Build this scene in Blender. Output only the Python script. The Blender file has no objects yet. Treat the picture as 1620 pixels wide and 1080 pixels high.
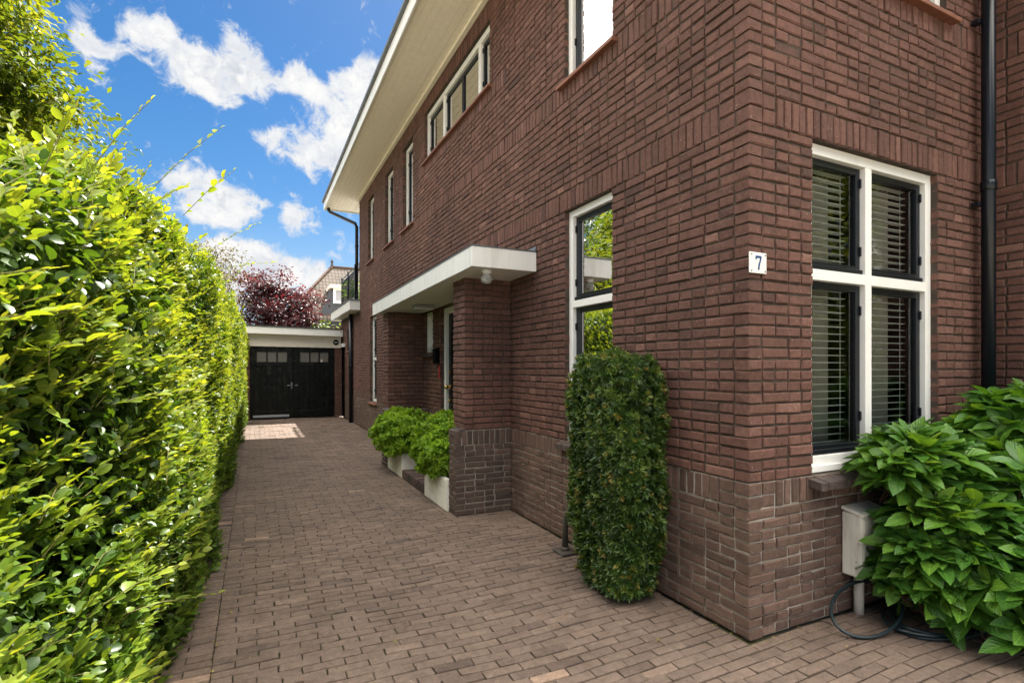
import bpy, math, random
import numpy as np
from mathutils import Vector, Matrix
R = math.radians
S = bpy.context.scene
COL = S.collection
rng = np.random.default_rng(7)
random.seed(7)

# ------------------------------------------------------------------ camera
H = 1.5
cam_d = bpy.data.cameras.new('camera'); cam = bpy.data.objects.new('camera', cam_d); COL.objects.link(cam)
cam.location = (0, 0, H); cam.rotation_euler = (R(90), 0, R(-25.826))
cam_d.sensor_width = 36; cam_d.lens = 36 * 843 / 1620; cam_d.shift_y = 41 / 1620
cam_d.clip_start = 0.05; cam_d.clip_end = 2000
S.camera = cam

# ------------------------------------------------------------------ light
SUNV = Vector((.36, .48, 1)).normalized()
SUN_EL = math.asin(SUNV.z); SUN_AZ = math.atan2(SUNV.x, SUNV.y)
sd = bpy.data.lights.new('sun', 'SUN'); sd.energy = 4.8; sd.angle = R(.53); sd.color = (1, .95, .86)
sun = bpy.data.objects.new('sun', sd); COL.objects.link(sun); sun.rotation_euler = SUNV.to_track_quat('Z', 'Y').to_euler()
sun.location = (20, 20, 40)
S.view_settings.view_transform = 'Standard'; S.view_settings.look = 'None'
S.view_settings.exposure = 1.75; S.view_settings.gamma = 1

# ------------------------------------------------------------------ node helper
class NT:
    def __init__(s, tree): s.t = tree; s.n = tree.nodes; s.l = tree.links
    def new(s, typ, **kw):
        n = s.n.new(typ)
        for k, v in kw.items(): setattr(n, k, v)
        return n
    def set(s, sock, v):
        if isinstance(v, bpy.types.NodeSocket): s.l.new(v, sock)
        elif v is not None:
            if sock.type == 'RGBA' and len(v) == 3: v = (*v, 1)
            sock.default_value = v
    def math(s, op, a, b=None, c=None, clamp=False):
        n = s.new('ShaderNodeMath', operation=op, use_clamp=clamp)
        s.set(n.inputs[0], a)
        if b is not None: s.set(n.inputs[1], b)
        if c is not None: s.set(n.inputs[2], c)
        return n.outputs[0]
    def vmath(s, op, a, b=None):
        n = s.new('ShaderNodeVectorMath', operation=op)
        s.set(n.inputs[0], a)
        if b is not None: s.set(n.inputs[3 if op == 'SCALE' else 1], b)
        return n.outputs['Value' if op in ('DOT_PRODUCT', 'LENGTH') else 'Vector']
    def mix(s, f, a, b, mode='MIX'):
        n = s.new('ShaderNodeMix', data_type='RGBA', blend_type=mode)
        s.set(n.inputs[0], f); s.set(n.inputs[6], a); s.set(n.inputs[7], b)
        return n.outputs[2]
    def noise(s, vec, scale, detail=4, rough=.55, dist=0):
        n = s.new('ShaderNodeTexNoise'); s.set(n.inputs['Vector'], vec)
        n.inputs['Scale'].default_value = scale; n.inputs['Detail'].default_value = detail
        n.inputs['Roughness'].default_value = rough; n.inputs['Distortion'].default_value = dist
        return n.outputs['Fac']
    def rng(s, v, a, b, c=0, d=1, smooth=True):
        n = s.new('ShaderNodeMapRange'); n.interpolation_type = 'SMOOTHSTEP' if smooth else 'LINEAR'
        s.set(n.inputs[0], v)
        for i, x in enumerate((a, b, c, d)): s.set(n.inputs[1 + i], x)
        return n.outputs[0]
    def ramp(s, v, stops):
        n = s.new('ShaderNodeValToRGB'); e = n.color_ramp.elements
        while len(e) < len(stops): e.new(.5)
        for i, (p, c) in enumerate(stops): e[i].position = p; e[i].color = (*c, 1)
        s.set(n.inputs[0], v); return n.outputs[0]
    def pos(s): return s.new('ShaderNodeNewGeometry').outputs['Position']
    def attr(s, name): return s.new('ShaderNodeAttribute', attribute_name=name)
    def bump(s, h, strength=.3, dist=.01):
        n = s.new('ShaderNodeBump'); n.inputs['Strength'].default_value = strength; n.inputs['Distance'].default_value = dist
        s.set(n.inputs['Height'], h); return n.outputs[0]

# ------------------------------------------------------------------ sky with clouds (world, by direction)
W = bpy.data.worlds.new('World'); S.world = W; W.use_nodes = True
w = NT(W.node_tree); w.n.clear()
sky = w.new('ShaderNodeTexSky', sky_type='NISHITA'); sky.sun_disc = False
sky.sun_elevation = SUN_EL; sky.sun_rotation = SUN_AZ; sky.air_density = 1.0; sky.dust_density = .6; sky.ozone_density = 2.0
hs = w.new('ShaderNodeHueSaturation'); hs.inputs['Saturation'].default_value = 1.42; hs.inputs['Value'].default_value = .80; w.set(hs.inputs['Color'], sky.outputs[0])
dirv = w.new('ShaderNodeTexCoord').outputs['Generated']
BL = [(-13.3, 25.8, 1.6, .8), (-11.6, 24.6, 1.8, 1), (-9.4, 26.8, 1.5, .8), (-7.3, 27.6, 2.2, 1), (-5.8, 25.4, 2.6, 1.1), (-3.1, 25.6, 2.5, 1.1), (-.9, 28.2, 1.8, 1), (-.1, 25.9, 2.1, 1), (-2.8, 23.9, 1.5, .8), (3, 26.7, 1.7, .9), (4.4, 25.5, 1.8, .9), (6.8, 24.5, 2.3, 1), (9, 27.6, 2.1, 1), (11.2, 29.2, 1.9, 1), (9.6, 23.5, 2.3, 1), (11.8, 26.4, 3.3, .9), (.7, 22, 1.6, .9), (3, 21.1, 1.9, 1), (5.9, 20.5, 2.1, 1.1), (8.4, 21.4, 1.9, 1), (-7.1, 17, 1.8, .9), (-4.8, 16.5, 2.4, 1.1), (-3.1, 15.7, 2.2, 1.1), (-.9, 14.9, 1.8, .9), (.7, 14.8, 1, .6), (3.9, 14.3, 2, 1), (-3.6, 14.3, 1.6, .7), (-2.8, 11, 1.6, .9), (-.9, 10.6, 2.2, 1.1), (1.6, 9.3, 2.3, 1), (3.9, 8.8, 2.1, 1), (6.8, 8.7, 2.5, .8), (-.1, 8.6, 3.4, 1.1), (-3.3, 9.5, 2.7, 1), (9, 12.2, 1.8, .5), (9.3, 15.9, 1.4, .4), (-16.2, 26.5, 1.4, .6), (-15.3, 25.2, .8, .4), (-12.2, 28.1, 1.4, .5), (-10.3, 28.7, .8, .4), (-4.3, 30.4, .7, .4), (-35, 33, 8, .5), (-29, 31, 4, .4), (-41, 27, 6, .5)]
warp = w.new('ShaderNodeTexNoise'); warp.inputs['Scale'].default_value = 9; warp.inputs['Detail'].default_value = 3
w.set(warp.inputs['Vector'], dirv)
wv = w.vmath('SCALE', w.vmath('SUBTRACT', warp.outputs['Color'], (.5, .5, .5)), .07)
dw = w.vmath('ADD', dirv, wv)
acc = None
for az, el, r, wt in BL:
    a, e = R(az), R(el); c = (math.sin(a) * math.cos(e), math.cos(a) * math.cos(e), math.sin(e))
    dlen = w.vmath('LENGTH', w.vmath('SUBTRACT', dw, c))
    g = w.rng(dlen, 0, R(r) * 1.46, wt, 0)
    acc = g if acc is None else w.math('ADD', acc, g)
acc = w.math('MINIMUM', acc, 1.25)
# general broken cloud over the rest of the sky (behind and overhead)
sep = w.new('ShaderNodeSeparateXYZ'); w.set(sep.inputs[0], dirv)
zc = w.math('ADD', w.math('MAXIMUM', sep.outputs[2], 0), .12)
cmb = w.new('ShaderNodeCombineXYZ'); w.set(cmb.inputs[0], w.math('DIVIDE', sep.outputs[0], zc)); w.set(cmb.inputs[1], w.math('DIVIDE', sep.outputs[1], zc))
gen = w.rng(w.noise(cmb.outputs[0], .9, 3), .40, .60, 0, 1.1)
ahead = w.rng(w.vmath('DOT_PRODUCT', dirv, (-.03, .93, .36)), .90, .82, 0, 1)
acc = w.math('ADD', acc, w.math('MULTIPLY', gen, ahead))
n1 = w.noise(dirv, 32, 10, .66, .45)
n2 = w.noise(dirv, 9, 4, .5)
dens = w.math('ADD', acc, w.math('MULTIPLY', w.math('SUBTRACT', n1, .5), 3.0))
dens = w.math('ADD', dens, w.math('MULTIPLY', w.math('SUBTRACT', n2, .5), .5))
cov = w.rng(dens, .24, 1.0, 0, 1)
core = w.rng(dens, .5, 1.7, 0, 1)
ccol = w.mix(core, (4.8, 5.0, 5.3), (6.0, 5.95, 5.85))
ccol = w.mix(w.math('MULTIPLY', core, w.rng(w.noise(w.vmath('ADD', dirv, (0, 0, .013)), 26, 7, .6, .3), .46, .62)), ccol, (4.0, 4.2, 4.65))
# out-of-view clouds overhead and behind are brightened to light the shaded walls
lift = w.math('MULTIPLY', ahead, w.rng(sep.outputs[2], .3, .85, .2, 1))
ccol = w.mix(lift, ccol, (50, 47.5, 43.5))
horizon = w.rng(sep.outputs[2], 0, .3, .6, 0)
skyc = w.mix(horizon, hs.outputs[0], (3.6, 4.5, 5.6))
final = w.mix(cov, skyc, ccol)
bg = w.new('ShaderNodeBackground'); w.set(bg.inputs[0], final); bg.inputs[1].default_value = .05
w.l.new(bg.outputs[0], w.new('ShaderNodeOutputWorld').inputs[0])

# ------------------------------------------------------------------ materials
def mat(name):
    m = bpy.data.materials.new(name); m.use_nodes = True; t = NT(m.node_tree)
    p = t.n['Principled BSDF']; return m, t, p

def plain(name, col, rough=.5, var=.12, scale=6, bump=.08, bscale=60, spec=.4, metal=0, dirt=None, streak=False):
    m, t, p = mat(name); pos = t.pos()
    n = t.noise(pos, scale, 5)
    k = t.rng(n, .3, .7, 1 - var, 1 + var, False)
    c = t.vmath('SCALE', tuple(col), k)
    if dirt:
        d = t.rng(t.noise(t.vmath('MULTIPLY', pos, (4, 4, .6)) if streak else pos, 2.2, 8, .65), .48, .75, 0, dirt[1])
        c = t.mix(d, c, dirt[0])
    t.set(p.inputs['Base Color'], c); p.inputs['Roughness'].default_value = rough
    p.inputs['Specular IOR Level'].default_value = spec; p.inputs['Metallic'].default_value = metal
    t.set(p.inputs['Normal'], t.bump(t.noise(pos, bscale, 4), bump, .004))
    return m

def brick_mat(name, stops, fleck=(.42, .33, .28), rough=.85, bump=.5):
    m, t, p = mat(name); pos = t.pos()
    a = t.attr('tint').outputs['Fac']; b = t.attr('tint2').outputs['Fac']
    c = t.ramp(a, stops)
    off = t.new('ShaderNodeCombineXYZ'); t.set(off.inputs[0], t.math('MULTIPLY', b, 37.0)); t.set(off.inputs[1], t.math('MULTIPLY', a, 53.0))
    q = t.vmath('ADD', pos, off.outputs[0])
    n = t.noise(q, 28, 6, .65); n3 = t.noise(q, 130, 3, .7); big = t.noise(pos, .55, 4)
    c = t.vmath('SCALE', c, t.rng(n, .25, .75, .72, 1.3, False))
    c = t.vmath('SCALE', c, t.rng(n3, .3, .7, .82, 1.18, False))
    c = t.vmath('SCALE', c, t.rng(big, .3, .7, .84, 1.16, False))
    stv = t.vmath('MULTIPLY', pos, (3.5, 3.5, .35)); c = t.vmath('SCALE', c, t.rng(t.noise(stv, 1.3, 5, .6), .35, .65, .88, 1.1, False))
    fl = t.rng(t.noise(q, 75, 2, .5), .69, .76, 0, .55)
    c = t.mix(fl, c, fleck)
    dk = t.rng(t.noise(q, 48, 2, .5), .64, .72, 0, .5)
    c = t.mix(dk, c, t.vmath('SCALE', c, .45))
    t.set(p.inputs['Base Color'], c); p.inputs['Roughness'].default_value = rough; p.inputs['Specular IOR Level'].default_value = .3
    h = t.math('ADD', t.math('MULTIPLY', n, .7), t.math('MULTIPLY', n3, .35))
    t.set(p.inputs['Normal'], t.bump(h, bump, .008))
    return m

M = {}
M['brick'] = brick_mat('brick_red_brown', [(0, (.080, .042, .033)), (.35, (.116, .057, .043)), (.75, (.142, .070, .053)), (1, (.195, .103, .078))])
M['plinth'] = brick_mat('brick_plinth', [(0, (.068, .043, .033)), (.4, (.107, .066, .050)), (.8, (.138, .084, .064)), (1, (.18, .116, .09))])
M['darkbrick'] = brick_mat('brick_dark', [(0, (.035, .028, .026)), (.5, (.075, .052, .045)), (1, (.13, .085, .07))])
M['pierfoot'] = brick_mat('brick_pier_foot', [(0, (.062, .044, .037)), (.4, (.085, .058, .047)), (.8, (.105, .07, .056)), (1, (.14, .092, .074))])
M['paver'] = brick_mat('paver_clay', [(0, (.114, .082, .066)), (.35, (.147, .106, .083)), (.75, (.176, .127, .098)), (.985, (.21, .15, .115)), (1, (.30, .205, .15))], fleck=(.4, .34, .3), rough=.72, bump=.3)
M['mortar_dark'] = plain('mortar_dark', (.068, .054, .043), .95, .3, 15, .4, 90, .1)
M['mortar_light'] = plain('mortar_light', (.30, .265, .225), .95, .25, 12, .4, 90, .1, dirt=((.16, .14, .12), .5))
M['white'] = plain('white_paint', (.80, .79, .75), .38, .03, 8, .05, 40, .45, dirt=((.6, .57, .5), .25))
M['canopy'] = plain('white_render', (.78, .77, .73), .6, .03, 5, .12, 120, .3, dirt=((.5, .47, .4), .45), streak=True)
M['soffit'] = plain('cream_boards', (.86, .79, .66), .5, .04, 9, .05, 30, .35)
M['beam'] = plain('cream_beam', (.74, .67, .58), .6, .05, 5, .08, 60, .3)
M['sash'] = plain('anthracite_paint', (.009, .011, .014), .3, .1, 9, .04, 30, .3)
M['black'] = plain('black_gloss_paint', (.0035, .0045, .0045), .25, .3, 7, .08, 12, .12)
def worn_black():
    m, t, p = mat('worn_black_paint'); pos = t.pos()
    q = t.vmath('MULTIPLY', pos, (9, 9, .7)); wn = t.rng(t.noise(q, 1.6, 7, .65), .52, .72, 0, .8)
    low = t.rng(t.noise(pos, 3.5, 6, .6), .5, .7, 0, .6)
    c = t.mix(wn, (.0035, .0045, .0045), (.022, .020, .017)); c = t.mix(low, c, (.010, .012, .009))
    t.set(p.inputs['Base Color'], c); t.set(p.inputs['Roughness'], t.rng(t.noise(pos, 6, 5), .3, .7, .2, .5)); p.inputs['Specular IOR Level'].default_value = .16
    t.set(p.inputs['Normal'], t.bump(t.noise(q, 8, 4), .12, .004)); return m
M['garage_paint'] = worn_black()
M['pipe'] = plain('black_pipe', (.006, .008, .012), .28, .12, 9, .04, 30, .32)
M['zinc'] = plain('zinc', (.16, .17, .18), .5, .15, 8, .05, 40, .5, .6)
M['tile_sill'] = plain('red_tile', (.21, .085, .052), .6, .2, 14, .25, 90, .4)
M['blind'] = plain('blind_white', (.86, .85, .80), .45, .03, 9, .03, 30, .35)
M['curtain'] = plain('curtain', (.5, .46, .38), .9, .08, 12, .1, 60, .1)
M['room'] = plain('room_dark', (.06, .05, .045), .9, .2, 2, .02, 10, .1)
M['brass'] = plain('brass', (.75, .5, .16), .25, .1, 20, .03, 50, .5, 1)
M['enamel'] = plain('enamel_white', (.80, .79, .74), .25, .03, 20, .02, 60, .5)
M['blue'] = plain('enamel_blue', (.012, .06, .20), .3, .05, 30, .02, 60, .5)
M['box'] = plain('meter_box', (.74, .70, .61), .5, .08, 7, .1, 80, .4, dirt=((.26, .22, .16), .55), streak=True)
M['hose'] = plain('hose_rubber', (.012, .022, .026), .35, .1, 30, .05, 90, .45)
M['grey_pipe'] = plain('grey_pipe', (.075, .065, .055), .55, .3, 30, .2, 60, .4)
M['planter'] = plain('planter_white', (.74, .71, .64), .75, .06, 6, .25, 70, .25, dirt=((.42, .38, .3), .6), streak=True)
M['mat'] = plain('coir', (.36, .2, .06), .95, .3, 40, .9, 240, .1)
M['lampgrey'] = plain('lamp_grey', (.33, .33, .34), .5, .05, 10, .03, 30, .4)
M['soil'] = plain('soil', (.035, .027, .02), .95, .3, 20, .8, 60, .1)
M['bark'] = plain('bark', (.11, .085, .06), .9, .3, 12, .8, 50, .1)
M['twig'] = plain('twig', (.17, .15, .045), .6, .3, 25, .2, 80, .3)
M['twig_brown'] = plain('twig_brown', (.085, .055, .03), .8, .3, 25, .2, 80, .2)
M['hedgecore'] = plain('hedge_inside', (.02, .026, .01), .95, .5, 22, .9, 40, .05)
M['roof'] = plain('roof_tiles', (.085, .055, .04), .8, .2, 3, .4, 30, .2)
M['slate'] = plain('slate_hanging', (.055, .06, .068), .6, .3, 14, .5, 30, .3)
M['red'] = plain('red_label', (.5, .04, .04), .5, .05)
M['bitumen'] = plain('bitumen', (.07, .07, .07), .9, .3, 8, .5, 90, .1)

def glass_mat(name, tint=(.9, .95, .93)):
    m, t, p = mat(name); t.n.remove(p)
    tr = t.new('ShaderNodeBsdfTransparent'); t.set(tr.inputs[0], tint)
    gl = t.new('ShaderNodeBsdfGlossy'); gl.inputs['Roughness'].default_value = .006
    pos = t.pos(); t.set(gl.inputs['Normal'], t.bump(t.noise(pos, 2.2, 2), .035, .05))
    fr = t.new('ShaderNodeFresnel'); fr.inputs[0].default_value = 1.5
    f = t.math('MULTIPLY', fr.outputs[0], 1.2, clamp=True)
    mx = t.new('ShaderNodeMixShader'); t.set(mx.inputs[0], f); t.l.new(tr.outputs[0], mx.inputs[1]); t.l.new(gl.outputs[0], mx.inputs[2])
    t.l.new(mx.outputs[0], t.n['Material Output'].inputs[0]); return m
M['glass'] = glass_mat('window_glass')

def ribbed():
    m, t, p = mat('ribbed_glass'); pos = t.pos()
    wv_ = t.new('ShaderNodeTexWave'); wv_.inputs['Scale'].default_value = 28; wv_.bands_direction = 'X'; t.set(wv_.inputs['Vector'], pos)
    c = t.mix(wv_.outputs['Fac'], (.08, .076, .066), (.14, .135, .118)); t.set(p.inputs['Base Color'], c)
    p.inputs['Roughness'].default_value = .35; return m
M['ribbed'] = ribbed()

def leaf_mat(name, stops, trans=(1.5, 1.35, .5), tf=.42, rough=.38, spec=.5, vein=0, patch=.25):
    m, t, p = mat(name)
    a = t.attr('lf'); s = t.new('ShaderNodeSeparateColor'); t.l.new(a.outputs['Color'], s.inputs[0])
    u, v, tint = s.outputs
    pos = t.pos()
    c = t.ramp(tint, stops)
    c = t.vmath('SCALE', c, t.rng(t.noise(pos, 1.7, 3), .3, .7, 1 - patch, 1 + patch, False))
    side = t.math('ABSOLUTE', t.math('SUBTRACT', v, .5))
    rib = t.rng(side, .0, .075, .5 if vein else .25, 0)
    c = t.mix(rib, c, t.vmath('MULTIPLY', c, (2.1, 1.8, 1.6)))
    if vein:
        st = t.math('SUBTRACT', t.math('MULTIPLY', u, 9.0), t.math('MULTIPLY', side, 5.5))
        fr = t.math('ABSOLUTE', t.math('SUBTRACT', t.math('FRACT', st), .5))
        vl = t.rng(fr, .0, .09, vein, 0)
        c = t.mix(vl, c, t.vmath('MULTIPLY', c, (1.7, 1.55, 1.4)))
        t.set(p.inputs['Normal'], t.bump(t.rng(fr, 0, .5), .35, .006))
    t.set(p.inputs['Base Color'], c); p.inputs['Roughness'].default_value = rough; p.inputs['Specular IOR Level'].default_value = spec
    tr = t.new('ShaderNodeBsdfTranslucent'); t.set(tr.inputs[0], t.vmath('MULTIPLY', c, trans))
    mx = t.new('ShaderNodeMixShader'); mx.inputs[0].default_value = tf
    t.l.new(p.outputs[0], mx.inputs[1]); t.l.new(tr.outputs[0], mx.inputs[2]); t.l.new(mx.outputs[0], t.n['Material Output'].inputs[0])
    return m
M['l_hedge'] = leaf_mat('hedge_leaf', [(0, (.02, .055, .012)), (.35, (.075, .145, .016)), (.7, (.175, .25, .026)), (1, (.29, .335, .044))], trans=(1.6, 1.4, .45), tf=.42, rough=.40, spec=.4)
M['l_yew'] = leaf_mat('dark_needle_leaf', [(0, (.02, .05, .012)), (.5, (.05, .105, .018)), (.85, (.12, .18, .03)), (1, (.24, .19, .04))], tf=.3)
M['l_bright'] = leaf_mat('bright_leaf', [(0, (.055, .13, .012)), (.5, (.14, .28, .02)), (1, (.28, .43, .035))], tf=.4, rough=.42)
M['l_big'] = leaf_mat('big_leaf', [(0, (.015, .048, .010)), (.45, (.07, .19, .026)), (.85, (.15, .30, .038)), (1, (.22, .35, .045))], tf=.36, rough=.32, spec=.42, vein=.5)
M['l_tree'] = leaf_mat('tree_leaf', [(0, (.045, .085, .012)), (.5, (.10, .15, .017)), (1, (.215, .23, .025))], tf=.45, rough=.55, spec=.25)
M['l_purple'] = leaf_mat('purple_leaf', [(0, (.018, .010, .014)), (.5, (.05, .017, .021)), (1, (.12, .036, .038))], trans=(2.0, .7, .7), tf=.4, rough=.4)
M['l_olive'] = leaf_mat('olive_leaf', [(0, (.045, .04, .016)), (.6, (.09, .075, .025)), (1, (.16, .12, .04))], tf=.4, rough=.45)
M['l_green'] = leaf_mat('laurel_leaf', [(0, (.03, .07, .012)), (.5, (.075, .14, .016)), (1, (.17, .24, .03))], tf=.35, rough=.35)

# ------------------------------------------------------------------ mesh helpers
def link(o, parent=None):
    COL.objects.link(o)
    if parent is not None:
        o.parent = parent
        if parent.type == 'EMPTY':
            o.matrix_parent_inverse = Matrix.Translation(-Vector(parent.location))
    return o

def raw_mesh(name, V, loops, starts, totals, mats, midx=None, smooth=False):
    me = bpy.data.meshes.new(name)
    me.vertices.add(len(V)); me.vertices.foreach_set('co', np.asarray(V, np.float32).ravel())
    me.loops.add(len(loops)); me.loops.foreach_set('vertex_index', np.asarray(loops, np.int32))
    me.polygons.add(len(starts)); me.polygons.foreach_set('loop_start', np.asarray(starts, np.int32))
    me.polygons.foreach_set('loop_total', np.asarray(totals, np.int32))
    for m_ in mats: me.materials.append(m_)
    if midx is not None: me.polygons.foreach_set('material_index', np.asarray(midx, np.int32))
    me.polygons.foreach_set('use_smooth', np.full(len(starts), smooth, bool))
    me.update(calc_edges=True); me.validate(); return me

class MB:
    """collects boxes, tubes, polygons; build() links them as one mesh object"""
    def __init__(s): s.v = []; s.f = []; s.m = []; s.sm = []
    def face(s, pts, m=0, smooth=False):
        b = len(s.v); s.v += [tuple(p) for p in pts]; s.f.append(list(range(b, b + len(pts)))); s.m.append(m); s.sm.append(smooth)
    def box(s, x0, x1, y0, y1, z0, z1, m=0):
        x0, x1 = sorted((x0, x1)); y0, y1 = sorted((y0, y1)); z0, z1 = sorted((z0, z1))
        b = len(s.v)
        s.v += [(x0, y0, z0), (x1, y0, z0), (x1, y1, z0), (x0, y1, z0), (x0, y0, z1), (x1, y0, z1), (x1, y1, z1), (x0, y1, z1)]
        for q in ((0, 3, 2, 1), (4, 5, 6, 7), (0, 1, 5, 4), (1, 2, 6, 5), (2, 3, 7, 6), (3, 0, 4, 7)):
            s.f.append([b + i for i in q]); s.m.append(m); s.sm.append(False)
        return s
    def hexa(s, p, m=0):
        b = len(s.v); s.v += [tuple(q) for q in p]
        for q in ((0, 3, 2, 1), (4, 5, 6, 7), (0, 1, 5, 4), (1, 2, 6, 5), (2, 3, 7, 6), (3, 0, 4, 7)):
            s.f.append([b + i for i in q]); s.m.append(m); s.sm.append(False)
        return s
    def tube(s, pts, rad, seg=10, m=0, caps=True, closed=False):
        pts = [Vector(p) for p in pts]; n = len(pts)
        if not hasattr(rad, '__len__'): rad = [rad] * n
        b = len(s.v); ref = None
        for i, p in enumerate(pts):
            if closed: d = pts[(i + 1) % n] - pts[i - 1]
            else: d = (pts[min(i + 1, n - 1)] - pts[max(i - 1, 0)])
            d.normalize()
            if ref is None: ref = d.orthogonal().normalized()
            ref = (ref - d * ref.dot(d)); ref = ref.normalized() if ref.length > 1e-6 else d.orthogonal().normalized()
            o = d.cross(ref)
            for k in range(seg):
                a = 2 * math.pi * k / seg; s.v.append(tuple(p + (ref * math.cos(a) + o * math.sin(a)) * rad[i]))
        for i in range(n if closed else n - 1):
            j = (i + 1) % n
            for k in range(seg):
                k2 = (k + 1) % seg
                s.f.append([b + i * seg + k, b + i * seg + k2, b + j * seg + k2, b + j * seg + k]); s.m.append(m); s.sm.append(True)
        if caps and not closed:
            s.f.append([b + k for k in range(seg)][::-1]); s.m.append(m); s.sm.append(False)
            s.f.append([b + (n - 1) * seg + k for k in range(seg)]); s.m.append(m); s.sm.append(False)
        return s
    def lathe(s, c, prof, seg=20, m=0):
        return s.tube([(c[0], c[1], c[2] + z) for r, z in prof], [max(r, .0005) for r, z in prof], seg, m)
    def sphere(s, c, r, m=0, seg=16, sz=1):
        n = 9
        return s.tube([(c[0], c[1], c[2] - r * sz * math.cos(math.pi * (i + .02) / (n - .96))) for i in range(n)], [r * math.sin(math.pi * (i + .02) / (n - .96)) + .0003 for i in range(n)], seg, m)
    def build(s, name, mats, parent=None, bevel=0, seg=2):
        if not isinstance(mats, (list, tuple)): mats = [mats]
        me = bpy.data.meshes.new(name); me.from_pydata(s.v, [], s.f)
        for q in mats: me.materials.append(q)
        me.polygons.foreach_set('material_index', s.m); me.polygons.foreach_set('use_smooth', s.sm)
        me.update()
        o = bpy.data.objects.new(name, me); link(o, parent)
        if bevel:
            b = o.modifiers.new('bevel', 'BEVEL'); b.width = bevel; b.segments = seg; b.limit_method = 'ANGLE'; b.angle_limit = R(40); b.harden_normals = False
        return o

def thing(name, loc, label, cat, group=None):
    o = bpy.data.objects.new(name, None); o.location = loc; o.empty_display_size = .2; COL.objects.link(o)
    o['label'] = label; o['category'] = cat
    if group: o['group'] = group
    return o

# ---- bricks: local frame (u, v, n) -> world
def frame_side(X0, flip=1):   # wall facing -X (flip=1) ; u = Y
    return lambda u, v, n: np.stack([X0 - flip * n, u, v], -1)
def frame_front(Y0, flip=1):  # wall facing -Y ; u = X
    return lambda u, v, n: np.stack([u, Y0 - flip * n, v], -1)
def frame_floor(Z0):
    return lambda u, v, n: np.stack([u, v, Z0 + n], -1)

pave_row = [0]
def fill(u0, u1, mode, J=.011):
    out = []; x = u0
    if mode == 'soldier':
        n = max(1, round((u1 - u0) / .064)); st = (u1 - u0) / n
        for i in range(n):
            out.append((u0 + i * st + (J / 2 if i else 0), u0 + (i + 1) * st - (J / 2 if i < n - 1 else 0)))
        return out
    last = None; runh = 0
    while x < u1 - .02:
        if mode == 'wild':
            hd = random.random() < (.66 if runh < 6 else 0)
            L = .098 if hd else .207; runh = runh + 1 if hd else 0
        elif mode == 'pave': L = .196 if last else (.196, .098)[pave_row[0] % 2] + random.uniform(-.014, .014)
        elif mode == 'stretch': L = .207 if last else random.choice((.207, .098))
        L += random.uniform(-.003, .003)
        if u1 - (x + L) < .06: L = u1 - x
        if L > .24:
            out.append((x, x + L / 2 - J / 2)); out.append((x + L / 2 + J / 2, x + L))
        else: out.append((x, min(x + L, u1)))
        x += L + J; last = True
    return out

def sub_intervals(u0, u1, cuts):
    iv = [(u0, u1)]
    for a, b in cuts:
        nv = []
        for p, q in iv:
            if b <= p or a >= q: nv.append((p, q)); continue
            if a > p + .01: nv.append((p, a))
            if b < q - .01: nv.append((b, q))
        iv = nv
    return iv

def lay(rows, openings=(), specials=(), J=.011):
    """rows: (z0, z1, mode, mat, u0, u1); returns brick tuples (ua, ub, za, zb, mat)"""
    B = []
    for z0, z1, mode, mi, u0, u1 in rows:
        cuts = [(o[0], o[1]) for o in openings if min(z1, o[3]) - max(z0, o[2]) > .5 * (z1 - z0)]
        cuts += [(o[0] - 0, o[1]) for o in specials if min(z1, o[3]) - max(z0, o[2]) > .5 * (z1 - z0)]
        for p, q in sub_intervals(u0, u1, cuts):
            pj = p + (J if any(abs(p - o[1]) < 1e-6 for o in specials) else 0); qj = q - (J if any(abs(q - o[0]) < 1e-6 for o in specials) else 0)
            for a, b in fill(pj, qj, mode, J): B.append((a, b, z0 + J / 2, z1 - J / 2, mi))
    for o in specials:
        for a, b in fill(o[0], o[1], 'soldier'): B.append((a, b, o[2] + J / 2, o[3] - J / 2, o[4]))
    return B

def brick_arrays(B, T, depth=.1, bev=.006, jit=.0022, njit=.0022, tilt=0, sd=.17):
    A = np.array([b[:4] for b in B]); mi = np.array([b[4] for b in B]); N = len(A)
    ua, ub, za, zb = A.T
    def quad(du, dz, n):
        u = np.stack([ua + du, ub - du, ub - du, ua + du], 1) + rng.normal(0, jit, (N, 4))
        v = np.stack([za + dz, za + dz, zb - dz, zb - dz], 1) + rng.normal(0, jit, (N, 4))
        return u, v, np.broadcast_to(n, (N, 4)).copy()
    nj = rng.normal(0, njit, (N, 1))
    q0 = quad(bev, bev, nj + rng.normal(0, .0008 + tilt, (N, 4))); q1 = quad(0, 0, nj - bev * .9)
    q2 = (q1[0], q1[1], np.full((N, 4), -depth))
    U = np.concatenate([q0[0], q1[0], q2[0]], 1); Vv = np.concatenate([q0[1], q1[1], q2[1]], 1); Nn = np.concatenate([q0[2], q1[2], q2[2]], 1)
    P = T(U.ravel(), Vv.ravel(), Nn.ravel())
    fq = [(0, 1, 2, 3)] + [(i + 4, (i + 1) % 4 + 4, (i + 1) % 4, i) for i in range(4)] + [(i + 8, (i + 1) % 4 + 8, (i + 1) % 4 + 4, i + 4) for i in range(4)]
    F = np.array(fq); k = len(fq)
    L = (F.ravel()[None] + 12 * np.arange(N)[:, None]).ravel()
    tint = np.repeat(np.clip(rng.normal(.5, sd, N) + .22 * (rng.random(N) < .04) - .25 * (rng.random(N) < .04), 0, 1), k); t2 = np.repeat(rng.random(N), k)
    return P, L.reshape(-1, 4), np.repeat(mi, k), tint, t2

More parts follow.
